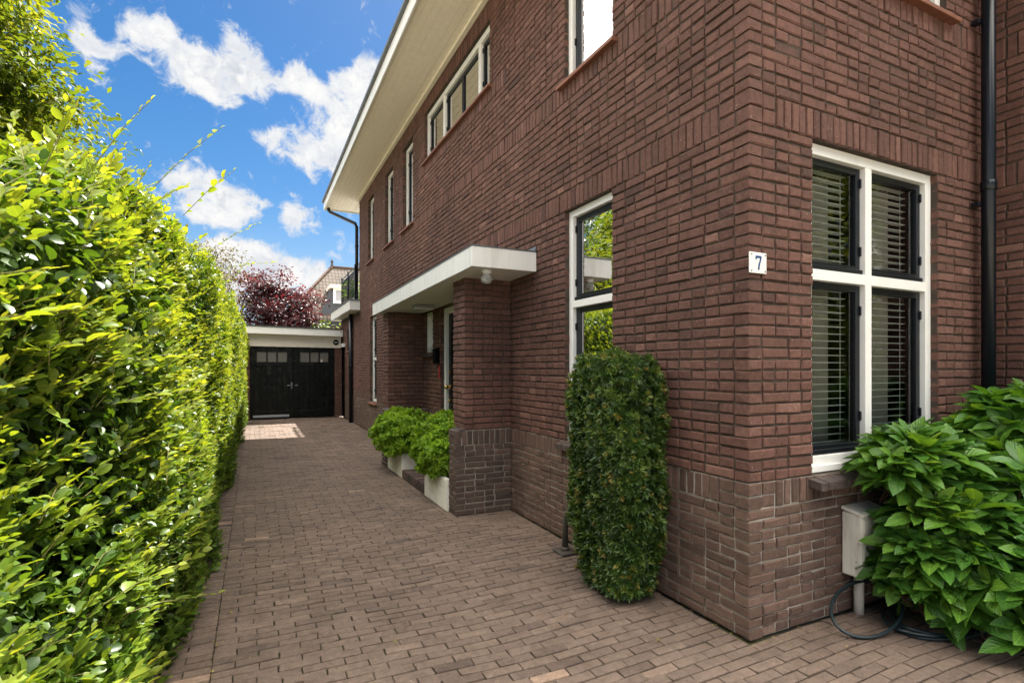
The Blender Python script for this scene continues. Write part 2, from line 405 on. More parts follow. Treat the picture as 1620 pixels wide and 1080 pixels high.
def mortar_quads(T, urange, zbreaks, openings, rec=.010, deep=.13, zmats=None):
    """recessed mortar sheet with the openings cut out and lined"""
    u0, u1, z0, z1 = urange
    O = [(a + .0, b - .0, c, d) for a, b, c, d in openings]
    us = sorted({u0, u1, *[min(max(x, u0), u1) for o in O for x in o[:2]]}); zs = sorted({z0, z1, *[min(max(x, z0), z1) for o in O for x in o[2:]], *zbreaks})
    P = []; Q = []; mm = []
    def add(pts, m):
        b = len(P); P.extend(pts); Q.append((b, b + 1, b + 2, b + 3)); mm.append(m)
    zm = zmats or (lambda z: 0)
    for i in range(len(us) - 1):
        for j in range(len(zs) - 1):
            a, b, c, d = us[i], us[i + 1], zs[j], zs[j + 1]; um, vm = (a + b) / 2, (c + d) / 2
            if any(o[0] < um < o[1] and o[2] < vm < o[3] for o in O): continue
            add([(a, c, -rec), (b, c, -rec), (b, d, -rec), (a, d, -rec)], zm(vm))
    for a, b, c, d in O:
        for (p, q) in (((a, c), (a, d)), ((b, c), (b, d)), ((a, d), (b, d)), ((a, c), (b, c))):
            add([(*p, -rec), (*q, -rec), (*q, -deep), (*p, -deep)], zm((c + d) / 2))
    P = np.array(P); return T(P[:, 0], P[:, 1], P[:, 2]), np.array(Q), np.array(mm)

def brick_object(name, parts, mats, parent):
    """parts: list of (P, L, mi[, tint, t2])"""
    Vs = []; Ls = []; Ms = []; T1 = []; T2 = []; off = 0
    for p in parts:
        Vs.append(p[0]); Ls.append(p[1] + off); Ms.append(p[2]); off += len(p[0])
        T1.append(p[3] if len(p) > 3 else np.full(len(p[1]), .5)); T2.append(p[4] if len(p) > 3 else np.full(len(p[1]), .5))
    V = np.concatenate(Vs); L = np.concatenate(Ls); n = len(L)
    me = raw_mesh(name, V, L.ravel(), np.arange(n) * 4, np.full(n, 4), mats, np.concatenate(Ms))
    for nm, arr in (('tint', T1), ('tint2', T2)):
        at = me.attributes.new(nm, 'FLOAT', 'FACE'); at.data.foreach_set('value', np.concatenate(arr).astype(np.float32))
    o = bpy.data.objects.new(name, me); return link(o, parent)

# ---- leaves
def template(ts, ws, fold=.25, curl=.25):
    n = len(ts); V = []; A = []
    for t, _ in zip(ts, ws): V.append((t, 0, -curl * t * t)); A.append((t, .5))
    L0 = len(V)
    for t, w_ in zip(ts[1:-1], ws[1:-1]): V.append((t - .02, w_ / 2, -curl * t * t + fold * w_ / 2)); A.append((t, 0.))
    R0 = len(V)
    for t, w_ in zip(ts[1:-1], ws[1:-1]): V.append((t - .02, -w_ / 2, -curl * t * t + fold * w_ / 2)); A.append((t, 1.))
    F = []
    for side, b in ((1, L0), (-1, R0)):
        tri = [(0, 1, b)]
        for i in range(n - 3): tri += [(1 + i, 2 + i, b + i + 1), (1 + i, b + i + 1, b + i)]
        tri += [(n - 2, n - 1, b + n - 3)]
        F += tri if side == 1 else [(a, c, b_) for a, b_, c in tri]
    return np.array(V), np.array(A), np.array(F)
T_HI = template([0, .28, .6, .86, 1], [0, .8, 1, .72, 0], .22, .22)
T_LO = template([0, .5, 1], [0, 1, 0], .3, .2)
T_NAR = template([0, .5, 1], [0, 1, 0], .25, .15)
T_BIG = template([0, .12, .3, .5, .7, .87, 1], [0, .28, .72, 1, .98, .6, 0], .2, .22)

def unit(a): return a / np.maximum(np.linalg.norm(a, axis=-1, keepdims=True), 1e-9)

class Leaves:
    def __init__(s): s.d = []
    def add(s, p, ax, nr, L, Wd, tint): s.d.append((p, ax, nr, L, Wd, tint)); return s
    def cat(s): return [np.concatenate([np.asarray(d[i]) for d in s.d]) for i in range(6)]

def leaf_object(name, groups, material, parent, smooth=True):
    """groups: list of (template, Leaves)"""
    Vs = []; Ls = []; As = []; off = 0
    for (tv, ta, tf), lv in groups:
        if not lv.d: continue
        p, ax, nr, L, Wd, tint = lv.cat()
        ax = unit(ax); b = unit(np.cross(nr, ax)); nn = np.cross(ax, b)
        V = p[:, None] + L[:, None, None] * (tv[None, :, 0, None] * ax[:, None] + tv[None, :, 2, None] * nn[:, None]) + Wd[:, None, None] * tv[None, :, 1, None] * b[:, None]
        k = len(tv); N = len(p)
        Vs.append(V.reshape(-1, 3)); Ls.append((tf.ravel()[None] + k * np.arange(N)[:, None]).ravel() + off); off += N * k
        c = np.zeros((N, k, 4), np.float32); c[..., 0] = ta[None, :, 0]; c[..., 1] = ta[None, :, 1]; c[..., 2] = np.clip(tint, 0, 1)[:, None]; c[..., 3] = 1
        As.append(c.reshape(-1, 4))
    V = np.concatenate(Vs); L = np.concatenate(Ls); n = len(L) // 3
    me = raw_mesh(name, V, L, np.arange(n) * 3, np.full(n, 3), [material], None, smooth)
    at = me.attributes.new('lf', 'FLOAT_COLOR', 'POINT'); at.data.foreach_set('color', np.concatenate(As).ravel())
    return link(bpy.data.objects.new(name, me), parent)

def shoots(lv, base, dirs, L, nleaf, leafL, leafW, up=(0, 0, 1), tint0=.3, tint1=.9, droop=.0, spread=1.0, upw=1.0):
    """vectorised shoots with two ranks of leaves; returns stem polylines"""
    N = len(base); dirs = unit(dirs); k = nleaf
    sidev = unit(np.cross(dirs, np.broadcast_to(up, dirs.shape)) + rng.normal(0, .15, dirs.shape))
    upv = np.cross(sidev, dirs)
    pts = []
    for i in range(k):
        f = (i + .6) / k
        pos = base + dirs * (L * f)[:, None] + np.array([0, 0, -1]) * (droop * L * f * f)[:, None]
        sgn = 1 if i % 2 else -1
        ax = dirs * (.55 + .75 * f) + sidev * (sgn * spread * (1.05 - .55 * f)) + upv * .15 + rng.normal(0, .17, dirs.shape)
        nr = upv * upw + np.array([0, 0, .5]) + rng.normal(0, .35, dirs.shape)
        sz = (.7 + .5 * math.sin(math.pi * min(1, f * 1.05))) * rng.uniform(.6, 1.3, N)
        if i == k - 1: sz = sz * .75
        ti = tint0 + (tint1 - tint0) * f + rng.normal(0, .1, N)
        lv.add(pos, ax, nr, leafL * sz, leafW * sz * rng.uniform(.85, 1.1, N), ti)
    return base, base + dirs * L[:, None] + np.array([0, 0, -1]) * (droop * L)[:, None]

def stems(mb, A, Bp, r=.0016, mid=None):
    for i in range(len(A)):
        a, b = A[i], Bp[i]
        m = (a + b) / 2 + (np.array([0, 0, .02]) if mid is None else mid[i])
        mb.tube([a, m, b], [r * 1.3, r, r * .5], 4, 0, False)

# ================================================================== GROUND
g = MB(); g.face([(-600, -600, -.045), (600, -600, -.045), (600, 600, -.045), (-600, 600, -.045)])
mg = plain('ground_pale_bounce', (.34, .30, .245), .95, .2, .4, .5, 30, .1, dirt=((.22, .20, .13), .6))  # unseen ground, given a pale colour to bounce sunlight onto the soffit
go = g.build('ground', mg); go['kind'] = 'structure'; go['label'] = 'unseen ground around the house, made pale to bounce light up'

def paving():
    B = []; y = -2.2; pit = .0685
    while y < 17.0:
        pave_row[0] += 1
        if y < 1.98:
            for a, b in fill(-.19, 5.0, 'pave', .007): B.append((a, b, y + .0042, y + pit - .0042, 0))
        elif y < 2.06:
            for a, b in fill(-.19, 2.43, 'pave', .007): B.append((a, b, y + .0042, y + pit - .0042, 0))
        else:
            for a, b in fill(-.19, 2.43, 'pave', .007): B.append((a, b, y + .0042, y + pit - .0042, 0))
        for a, b in fill(-.62, -.196, 'pave', .007): B.append((a, b, y + .0042, y + pit - .0042, 0))
        y += pit
    T0 = frame_floor(0)
    def T(u, v, n):
        wob = .006 * np.sin(u * 2.1 + v * .7) + .004 * np.sin(v * 3.3 - u * 1.2)
        vw = v + .009 * np.sin(u * 2.7 + v * .45) + .005 * np.sin(u * 6.1 + v * 1.3)
        return T0(u, vw, n + wob - .008)
    P, L, mi, t1, t2 = brick_arrays(B, T, .05, .0026, .0016, .0014, .0005, .17)
    # joint bed follows the same gentle waves
    us = np.linspace(-.62, 5.0, 90); vs = np.linspace(-2.2, 17.0, 300)
    gu, gv = np.meshgrid(us, vs, indexing='ij'); Pj = T(gu.ravel(), gv.ravel(), np.full(gu.size, -.0105))
    idx = np.arange(gu.size).reshape(gu.shape)
    Q = np.stack([idx[:-1, :-1], idx[1:, :-1], idx[1:, 1:], idx[:-1, 1:]], -1).reshape(-1, 4)
    o = brick_object('driveway', [(P, L, mi, t1, t2), (Pj, Q, np.full(len(Q), 1))], [M['paver'], M['joint']], None)
    o['kind'] = 'structure'; o['label'] = 'brown clay brick driveway'
m_, t_, p_ = mat('joint_sand'); pp = t_.pos()
t_.set(p_.inputs['Base Color'], t_.mix(t_.rng(t_.noise(pp, 3, 6), .45, .65), (.022, .017, .012), (.05, .046, .018))); p_.inputs['Roughness'].default_value = .95
t_.set(p_.inputs['Normal'], t_.bump(t_.noise(pp, 150, 4), .8, .006)); M['joint'] = m_
paving()

# ================================================================== HOUSE
WX, FY, EX = 2.44, 2.06, 5.09
house = thing('brick_house', (4.0, 8.0, 0), 'two-storey red-brown brick house with white trim along the driveway', 'house')
ZP = [(i * .0593, (i + 1) * .0593, 'wild', 1) for i in range(12)] + [(.712, .862, 'soldier', 1)]
ZM = [(.862 + i * .06228, .862 + (i + 1) * .06228, 'wild', 0) for i in range(32)] + [(2.855, 3.03, 'soldier', 0)]
ZU = [(3.03 + i * .065, 3.03 + (i + 1) * .065, 'wild', 0) for i in range(12)] + [(3.81, 3.985, 'soldier', 0)]
ZT = [(3.985 + i * .0639, 3.985 + (i + 1) * .0639, 'wild', 0) for i in range(28)]
ZX = [(5.774 + i * .064, 5.774 + (i + 1) * .064, 'wild', 0) for i in range(6)]
ROWS = ZP + ZM + ZU + ZT
zt = lambda i: 3.985 + i * .0639
zm = lambda i: .862 + i * .06228
MATS = [M['brick'], M['plinth'], M['mortar_dark'], M['mortar_light'], M['darkbrick'], M['pierfoot']]
zmat = lambda z: 3 if z < .86 else 2

OP_S = dict(near=(3.305, 3.99, .862, 2.855), upper=(3.305, 4.0, 3.985, zt(24)), wide=(5.635, 8.24, zt(12), zt(24)),
            n1=(8.94, 9.63, 3.985, zt(23)), n2=(10.37, 11.08, 3.985, zt(23)), n3=(12.23, 12.92, 3.985, zt(23)),
            tall=(11.94, 12.69, .712, zm(29)), small=(15.41, 16.04, zm(18), zm(28)), porchwin=(7.81, 8.22, zm(14), zm(24)),
            door=(6.15, 7.42, 0, zm(24)), gate=(16.5, 17.15, 0, zm(20)))
SP_S = [(5.2, 8.5, zt(9), zt(12), 0), (5.2, 8.5, zt(24), zt(27), 0)]
def side_rows():
    out = []
    for i, (a, b, mode, mi) in enumerate(ROWS):
        u0 = FY if i % 2 == 0 else FY + .111
        u1 = 17.3 if b < 2.98 else 14.07
        if mode == 'soldier':   # two bats beside the corner, then the soldiers
            h = (a + b) / 2
            out.append((a, h, 'stretch', mi, FY, FY + .21)); out.append((h, b, 'stretch', mi, FY + .111, FY + .21))
            u0 = FY + .221
        out.append((a, b, mode, mi, u0, u1))
    return out
Ts = frame_side(WX)
ops = list(OP_S.values())
joint = (5.113, 5.127, zt(1), 5.9)
Bs = lay(side_rows(), ops + [joint], SP_S)
brick_object('wall', [brick_arrays(Bs, Ts), mortar_quads(Ts, (FY + .009, 14.06, 0, 5.9), [.86], ops, zmats=zmat),
                      mortar_quads(Ts, (14.06, 17.3, 0, 2.98), [.86], [o for o in ops if o[0] > 14], zmats=zmat)], MATS, house)

OP_F = dict(low=(2.973, 4.321, .862, 2.855), up=(2.973, 4.44, 3.985, zt(24)))
def front_rows():
    out = []
    for i, (a, b, mode, mi) in enumerate(ROWS + ZX):
        u0 = WX + .111 if i % 2 == 0 else WX
        if mode == 'soldier':
            h = (a + b) / 2
            out.append((a, h, 'stretch', mi, WX + .111, WX + .21)); out.append((h, b, 'stretch', mi, WX, WX + .21))
            u0 = WX + .221
        out.append((a, b, mode, mi, u0, EX - .004))
    return out
Tf = frame_front(FY)
brick_object('wall', [brick_arrays(lay(front_rows(), OP_F.values()), Tf), mortar_quads(Tf, (WX + .009, EX + .02, 0, 6.15), [.86], list(OP_F.values()), zmats=zmat)], MATS, house)
# projecting bay at the right: return wall and its front
RY = 1.45
Tr = frame_side(EX)
rr = [(a, b, mo, mi, RY if i % 2 == 0 else RY + .111, FY - .004) for i, (a, b, mo, mi) in enumerate(ROWS + ZX)]
Tb = frame_front(RY)
rb = [(a, b, mo, mi, EX + .111 if i % 2 == 0 else EX, EX + 2.4) for i, (a, b, mo, mi) in enumerate(ROWS + ZX)]
brick_object('wall', [brick_arrays(lay(rr), Tr), mortar_quads(Tr, (RY + .009, FY, 0, 6.15), [.86], [], zmats=zmat)], MATS, house)
brick_object('wall', [brick_arrays(lay(rb), Tb), mortar_quads(Tb, (EX + .009, EX + 2.4, 0, 6.15), [.86], [], zmats=zmat)], MATS, house)
# far gable, back walls, floors: keep the rooms closed
mb = MB()
mb.box(WX + .02, 10, 14.03, 14.06, 0, 5.9); mb.box(9.97, 10, 1.45, 17.3, 0, 5.9); mb.box(EX + 2.38, EX + 2.4, RY + .02, 10, 0, 6.1)
mb.box(WX + .14, 9.95, FY + .14, 14.0, 2.93, 3.2); mb.box(WX + .14, 9.95, 14.1, 17.28, 2.8, 2.9); mb.box(WX + .02, 10, 17.27, 17.3, 0, 2.9)
mb.box(WX + .14, 9.95, FY + .14, 17.2, -.03, .015); mb.box(WX + 1.6, WX + 1.63, FY + 1.9, 17.2, .02, 2.9); mb.box(WX + .14, WX + 7, FY + 1.9, FY + 1.93, .02, 2.9)
mb.build('interior_wall', M['room'], house)

# ---- soffit, fascia, roof
z0 = 5.774; EO = 1.69; EN = .9; EF = 15.17
mb = MB(); x = EO + .03
while x < WX - .05:
    mb.box(x, x + .092, EN, EF - .03, z0, z0 + .02); x += .0955
mb.box(EO + .02, WX + .1, EN, EF, z0 + .013, z0 + .03)
mb.box(WX + .02, 10.4, 14.08, EF - .03, z0, z0 + .02)
mb.box(WX - .06, WX - .001, EN, 14.1, z0 - .035, z0 - .001)
mb.build('soffit', M['soffit'], house, .002, 1)
mb = MB(); mb.box(EO, EO + .025, EN, EF, z0 - .03, z0 + .16); mb.box(EO + .027, 10.4, EF - .025, EF, z0 - .03, z0 + .16)
mb.build('fascia', M['white'], house, .003, 1)
mb = MB(); mb.box(EO - .045, EO + .06, EN, EF + .04, z0 + .162, z0 + .215); mb.box(EO + .062, 10.4, EF - .04, EF + .04, z0 + .162, z0 + .215)
mb.build('gutter', M['zinc'], house, .008, 2)
mb = MB(); zr = z0 + .22; pk = 2.7
q = [(EO, EN, zr), (10.4, EN, zr), (10.4, EF, zr), (EO, EF, zr)]; r1, r2 = (6.0, 5.2, zr + pk), (6.0, 10.9, zr + pk)
mb.face([q[0], r1, r2, q[3]]); mb.face([q[1], q[2], r2, r1]); mb.face([q[0], q[1], r1]); mb.face([q[2], q[3], r2]); mb.face(q)
mb.build('roof', M['roof'], house)

# ---- windows
def ub(mb, kind, u0, u1, r0, r1, za, zb, m=0):
    if kind == 's': mb.box(WX + r0, WX + r1, u0, u1, za, zb, m)
    else: mb.box(u0, u1, FY + r0, FY + r1, za, zb, m)
def uquad(mb, kind, u0, u1, r, za, zb):
    if kind == 's': mb.face([(WX + r, u0, za), (WX + r, u1, za), (WX + r, u1, zb), (WX + r, u0, zb)])
    else: mb.face([(u0, FY + r, za), (u1, FY + r, za), (u1, FY + r, zb), (u0, FY + r, zb)])

def window(kind, op, us=(), zs=(), rec=.05, fw=.06, sw=.042, dep=.085, blind=False, curtain=False, dark=True, sill=None, bottom=.06, sashsplit=(), tilt=-.02, slat=.047):
    u0, u1, za, zb = op; u0 -= .004; u1 += .004; zb += .004
    fr = MB(); r0, r1 = rec, rec + dep
    ub(fr, kind, u0, u0 + fw, r0, r1, za, zb); ub(fr, kind, u1 - fw, u1, r0, r1, za, zb)
    ub(fr, kind, u0 + fw, u1 - fw, r0, r1, zb - fw, zb); ub(fr, kind, u0 + fw, u1 - fw, r0, r1, za, za + bottom)
    ucuts = [u0 + fw / 2, *us, u1 - fw / 2]; zc = [za + bottom - fw / 2, *zs, zb - fw / 2]
    for x_ in us: ub(fr, kind, x_ - fw / 2, x_ + fw / 2, r0, r1, za + bottom, zb - fw)
    for z_ in zs:
        for i in range(len(ucuts) - 1): ub(fr, kind, ucuts[i] + fw / 2, ucuts[i + 1] - fw / 2, r0, r1, z_ - fw / 2, z_ + fw / 2)
    root = fr.build('window', M['white'], house, .004, 2)
    if bottom > .07:   # sloping drip board at the foot
        dr = MB(); ub(dr, kind, u0 + .004, u1 - .004, r0 - .018, r0 - .001, za + .004, za + bottom * .45); dr.build('drip_board', M['white'], root, .003, 1)
    for i in range(len(ucuts) - 1):
        for j in range(len(zc) - 1):
            a, b = ucuts[i] + fw / 2 + .001, ucuts[i + 1] - fw / 2 - .001; c, d = zc[j] + fw / 2 + .001, zc[j + 1] - fw / 2 - .001
            sa = MB(); s0, s1 = r0 + .035, r0 + .08; bt = sw * 1.35
            ub(sa, kind, a, a + sw, s0, s1, c, d); ub(sa, kind, b - sw, b, s0, s1, c, d)
            ub(sa, kind, a + sw, b - sw, s0, s1, d - sw, d); ub(sa, kind, a + sw, b - sw, s0, s1, c, c + bt)
            ub(sa, kind, a + .006, b - .006, s0 - .022, s0 - .001, c + .002, c + bt * .55)
            for sp in sashsplit:
                if a < sp < b: ub(sa, kind, sp - sw * .7, sp + sw * .7, s0, s1, c + bt, d - sw)
            # hinges
            for hz in (c + .18 * (d - c), c + .82 * (d - c)): ub(sa, kind, b - .012, b + .0005, s0 - .012, s0 - .0005, hz, hz + .06)
            sa.build('sash', M['sash'] if dark else M['white'], root, .003, 1)
            pn = MB(); uquad(pn, kind, a + sw - .002, b - sw + .002, s0 + .02, c + bt - .002, d - sw + .002); pn.build('pane', M['glass'], root)
            if blind:
                bl = MB(); z_ = c + .05; rr0 = r0 + .115
                zlow = c + .03
                hw = .022
                while z_ < d - .03:
                    ds = hw * math.sin(tilt); dr_ = hw * math.cos(tilt)
                    if kind == 's': p8 = [(WX + rr0 - dr_ + .025, y_, z_ - ds) for y_ in (a + .02, b - .02)] + [(WX + rr0 + dr_ + .025, y_, z_ + ds) for y_ in (b - .02, a + .02)]
                    else: p8 = [(x_, FY + rr0 - dr_ + .025, z_ - ds) for x_ in (a + .02, b - .02)] + [(x_, FY + rr0 + dr_ + .025, z_ + ds) for x_ in (b - .02, a + .02)]
                    bl.hexa(p8 + [(q_[0], q_[1], q_[2] + .003) for q_ in p8]); z_ += slat
                for f_ in (.15, .85):
                    cu = a + (b - a) * f_; ub(bl, kind, cu - .0015, cu + .0015, rr0 + .0, rr0 + .002, c, d)
                ub(bl, kind, a + .02, b - .02, rr0, rr0 + .05, c + .005, c + .022)
                bl.build('blind', M['blind'], root)
            if curtain:
                cu = MB(); nseg = 14; cw = (b - a) * .3; base = b - cw - .02
                for k in range(nseg):
                    f0, f1 = k / nseg, (k + 1) / nseg; w0, w1 = .025 * math.sin(f0 * 22), .025 * math.sin(f1 * 22); rr_ = r0 + .24
                    if kind == 's': cu.face([(WX + rr_ + w0, base + cw * f0, c), (WX + rr_ + w1, base + cw * f1, c), (WX + rr_ + w1, base + cw * f1, d), (WX + rr_ + w0, base + cw * f0, d)], 0, True)
                    else: cu.face([(base + cw * f0, FY + rr_ + w0, c), (base + cw * f1, FY + rr_ + w1, c), (base + cw * f1, FY + rr_ + w1, d), (base + cw * f0, FY + rr_ + w0, d)], 0, True)
                cu.build('curtain', M['curtain'], root)
    if sill:
        sk, proj, th, ov = sill; sm = MB()
        if sk == 'tile':
            a, b = u0 - ov, u1 + ov
            if kind == 's': p8 = [(WX - proj, a, za - th - .012), (WX + rec + .03, a, za - th), (WX + rec + .03, b, za - th), (WX - proj, b, za - th - .012), (WX - proj, a, za - .022), (WX + rec + .03, a, za - .002), (WX + rec + .03, b, za - .002), (WX - proj, b, za - .022)]
            else: p8 = [(a, FY - proj, za - th - .012), (b, FY - proj, za - th - .012), (b, FY + rec + .03, za - th), (a, FY + rec + .03, za - th), (a, FY - proj, za - .022), (b, FY - proj, za - .022), (b, FY + rec + .03, za - .002), (a, FY + rec + .03, za - .002)]
            sm.hexa(p8); sm.build('sill', M['tile_sill'], root, .005, 2)
        else:   # sill of dark bricks on edge, sloping outward
            n = round((u1 - u0 + 2 * ov) / .062); st = (u1 - u0 + 2 * ov) / n
            for k in range(n):
                a = u0 - ov + k * st + .002; b = a + st - .004; e = random.uniform(-.002, .002)
                if kind == 's': p8 = [(WX - proj, a, za - .075 + e), (WX - proj, b, za - .075 + e), (WX + .05, b, za - .055), (WX + .05, a, za - .055), (WX - proj, a, za - .026 + e), (WX - proj, b, za - .026 + e), (WX + .05, b, za - .003 + e), (WX + .05, a, za - .003 + e)]
                else: p8 = [(a, FY - proj, za - .075 + e), (b, FY - proj, za - .075 + e), (b, FY + .05, za - .055), (a, FY + .05, za - .055), (a, FY - proj, za - .026 + e), (b, FY - proj, za - .026 + e), (b, FY + .05, za - .003 + e), (a, FY + .05, za - .003 + e)]
                sm.hexa(p8)
            sm.build('sill', M['sillbrick'], root, .004, 2)
    return root
M['sillbrick'] = plain('sill_brick', (.075, .055, .048), .6, .35, 22, .4, 80, .4)

window('f', OP_F['low'], us=(3.60,), zs=(2.065,), blind=True, curtain=True, sill=('brick', .085, .05, .04), bottom=.10, fw=.067)
window('f', OP_F['up'], us=(3.7,), blind=True, sill=('tile', .06, .04, .05))
window('s', OP_S['near'], zs=(2.045,), blind=True, sill=('brick', .06, .05, .06), bottom=.09, fw=.06)
window('s', OP_S['upper'], sill=('tile', .05, .04, .06), fw=.06)
window('s', OP_S['wide'], us=(6.06, 7.42), sashsplit=(6.74,), sill=('tile', .05, .04, .05), fw=.075)
for k in ('n1', 'n2', 'n3'): window('s', OP_S[k], sill=('tile', .05, .04, .09), rec=.07, fw=.06)
window('s', OP_S['tall'], zs=(1.70,), sill=('tile', .05, .05, .05), rec=.07)
window('s', OP_S['small'], sill=('tile', .04, .04, .04), rec=.05)
window('s', OP_S['porchwin'], dark=False, sill=('brick', .04, .05, .05), rec=.04)

# ---- front door
d0, d1, dz = OP_S['door'][0], OP_S['door'][1], OP_S['door'][3]
mb = MB(); zf = .13
for a, b in ((d0, d0 + .09), (d1 - .09, d1)): mb.box(WX + .05, WX + .15, a, b, zf, dz)
mb.box(WX + .05, WX + .15, d0 + .09, d1 - .09, dz - .09, dz)
dr = mb.build('door', M['white'], house, .004)
mb = MB(); a, b = d0 + .092, d1 - .092
mb.box(WX + .09, WX + .13, a, b, zf + .02, dz - .092)
for c, d in ((.3, .95), (1.05, 2.0)):
    mb.box(WX + .078, WX + .089, a + .12, b - .12, c, d)
mb.build('door_leaf', M['black'], dr, .005)
mb = MB(); mb.sphere((WX + .03, d1 - .17, 1.22), .032); mb.tube([(WX + .03, d1 - .17, 1.22), (WX + .088, d1 - .17, 1.22)], .012, 10); mb.tube([(WX + .082, d1 - .17, 1.22), (WX + .088, d1 - .17, 1.22)], .035, 14)
mb.build('knob', M['brass'], dr)
for z_ in (1.02, 1.42):
    mb = MB(); mb.tube([(WX + .07, d1 - .15, z_), (WX + .088, d1 - .15, z_)], .02, 12); mb.build('lock', M['brass'], dr)

# ---- piers of the porch
def pier(x0, y0, y1, ztop, px0, py0, py1):
    parts = []
    def faces(X0, Y0, Y1, rows):
        rn = [(a, b, mo, mi, X0 + .1 if i % 2 else X0, WX - .002) for i, (a, b, mo, mi) in enumerate(rows)]
        rl = [(a, b, mo, mi, Y0 if i % 2 else Y0 + .1, Y1) for i, (a, b, mo, mi) in enumerate(rows)]
        rf = [(a, b, mo, mi, X0 + .1, WX - .002) for i, (a, b, mo, mi) in enumerate(rows)]
        za, zb = rows[0][0], rows[-1][1]
        for r_, T_, (ua, ub_) in ((rn, frame_front(Y0), (X0 + .009, WX)), (rl, frame_side(X0), (Y0 + .009, Y1 - .009)), (rf, frame_front(Y1, -1), (X0 + .009, WX))):
            parts.append(brick_arrays(lay(r_), T_, .09)); parts.append(mortar_quads(T_, (ua, ub_, za, zb), [], [], zmats=zmat))
    dark = [(a, b, mo, 5) for a, b, mo, mi in ZP]
    faces(px0, py0, py1, dark)
    up = [r_ for r_ in ZM if r_[1] < ztop + .02]
    faces(x0, y0, y1, up)
    o = brick_object('pillar', parts, MATS, house)
    # rounded coping where the wide foot steps back
    cp = MB(); n = 8
    for k in range(5):
        ya = py0 + .002 + k * (py1 - py0) / 5; yb = ya + (py1 - py0) / 5 - .006
        prof = [(px0 - .003, .80)] + [(px0 + .062 - .065 * math.cos(math.pi / 2 * i / n), .80 + .075 * math.sin(math.pi / 2 * i / n)) for i in range(n + 1)] + [(x0 + .01, .878), (x0 + .01, .80)]
        cp.face([(p[0], ya, p[1]) for p in prof]); cp.face([(p[0], yb, p[1]) for p in prof][::-1])
        for i in range(len(prof)):
            p, q_ = prof[i], prof[(i + 1) % len(prof)]; cp.face([(p[0], ya, p[1]), (p[0], yb, p[1]), (q_[0], yb, q_[1]), (q_[0], ya, q_[1])])
    cp.build('coping', M['sillbrick'], o)
pier(1.92, 5.075, 5.42, 2.4, 1.825, 5.065, 5.28)
pier(1.88, 8.32, 8.68, 2.36, 1.79, 8.02, 8.36)

# ---- canopy (falls slightly to the far end)
mb = MB(); cx0, cy0, cy1 = 1.775, 4.5, 9.0
mb.hexa([(cx0, cy0, 2.417), (WX - .002, cy0, 2.417), (WX - .002, cy1, 2.36), (cx0, cy1, 2.36), (cx0, cy0, 2.603), (WX - .002, cy0, 2.603), (WX - .002, cy1, 2.55), (cx0, cy1, 2.55)])
mb.build('canopy', M['canopy'], house, .004)
mb = MB(); mb.hexa([(cx0 - .006, cy0 - .006, 2.604), (WX - .003, cy0 - .006, 2.604), (WX - .003, cy1, 2.551), (cx0 - .006, cy1, 2.551), (cx0 - .006, cy0 - .006, 2.614), (WX - .003, cy0 - .006, 2.614), (WX - .003, cy1, 2.561), (cx0 - .006, cy1, 2.561)])
mb.build('flashing', M['zinc'], house); mb = MB()
mb.hexa([(WX - .02, cy0, 2.615), (WX - .001, cy0, 2.615), (WX - .001, cy1, 2.562), (WX - .02, cy1, 2.562), (WX - .006, cy0, 2.66), (WX - .001, cy0, 2.66), (WX - .001, cy1, 2.60), (WX - .006, cy1, 2.60)])
mb.build('flashing', M['zinc'], house)

# ---- porch step
B_ = []
for a, b in fill(6.1, 7.13, 'soldier'): B_.append((a, b, .012, .118, 4))
parts = [brick_arrays(B_, frame_side(1.8), .1), mortar_quads(frame_side(1.8), (6.1, 7.13, 0, .115), [], [], zmats=lambda z: 2)]
B2 = [(a, b, 1.803 + k * .215, 1.803 + k * .215 + .2, 4) for k in range(3) for a, b in fill(6.1, 7.13, 'soldier')]
Tt = lambda u, v, n: np.stack([v, u, .12 + n], -1)
parts += [brick_arrays(B2, Tt, .05), mortar_quads(Tt, (6.1, 7.13, 1.81, 2.44), [], [], zmats=lambda z: 2)]
brick_object('step', parts, MATS, house)
mb = MB(); mb.box(2.0, 2.4, 6.3, 7.05, .121, .138)
dm = mb.build('doormat', M['mat'], None, .004); dm['label'] = 'orange-brown coir doormat on the dark brick porch step'; dm['category'] = 'doormat'

# ---- balcony slab, railing, downpipes, side gate
mb = MB(); mb.box(2.178, WX - .002, 13.93, 17.6, 2.96, 3.2); mb.box(WX - .001, 9.9, 14.08, 17.6, 2.96, 3.2)
mb.build('balcony_slab', M['white'], house, .005)
mb = MB(); mb.box(2.16, WX + 2, 13.9, 17.62, 3.201, 3.23); mb.build('slab_edge', M['zinc'], house, .004, 1)
mb = MB(); rx = 2.34
for y_ in (14.1, 15.25, 16.4): mb.box(rx - .018, rx + .018, y_ - .018, y_ + .018, 3.231, 4.10); mb.sphere((rx, y_, 4.125), .026, 0, 8)
for z_ in (3.31, 3.98, 4.07): mb.box(rx - .011, rx + .011, 14.12, 16.38, z_, z_ + .02)
y_ = 14.2
while y_ < 16.35: mb.box(rx - .006, rx + .006, y_ - .006, y_ + .006, 3.33, 3.98); y_ += .1
for x_ in np.arange(rx + .1, 4.0, .1): mb.box(x_ - .006, x_ + .006, 16.394, 16.406, 3.33, 3.98)
for z_ in (3.31, 3.98, 4.07): mb.box(rx + .019, 4.0, 16.39, 16.41, z_, z_ + .02)
mb.build('railing', M['pipe'], house)
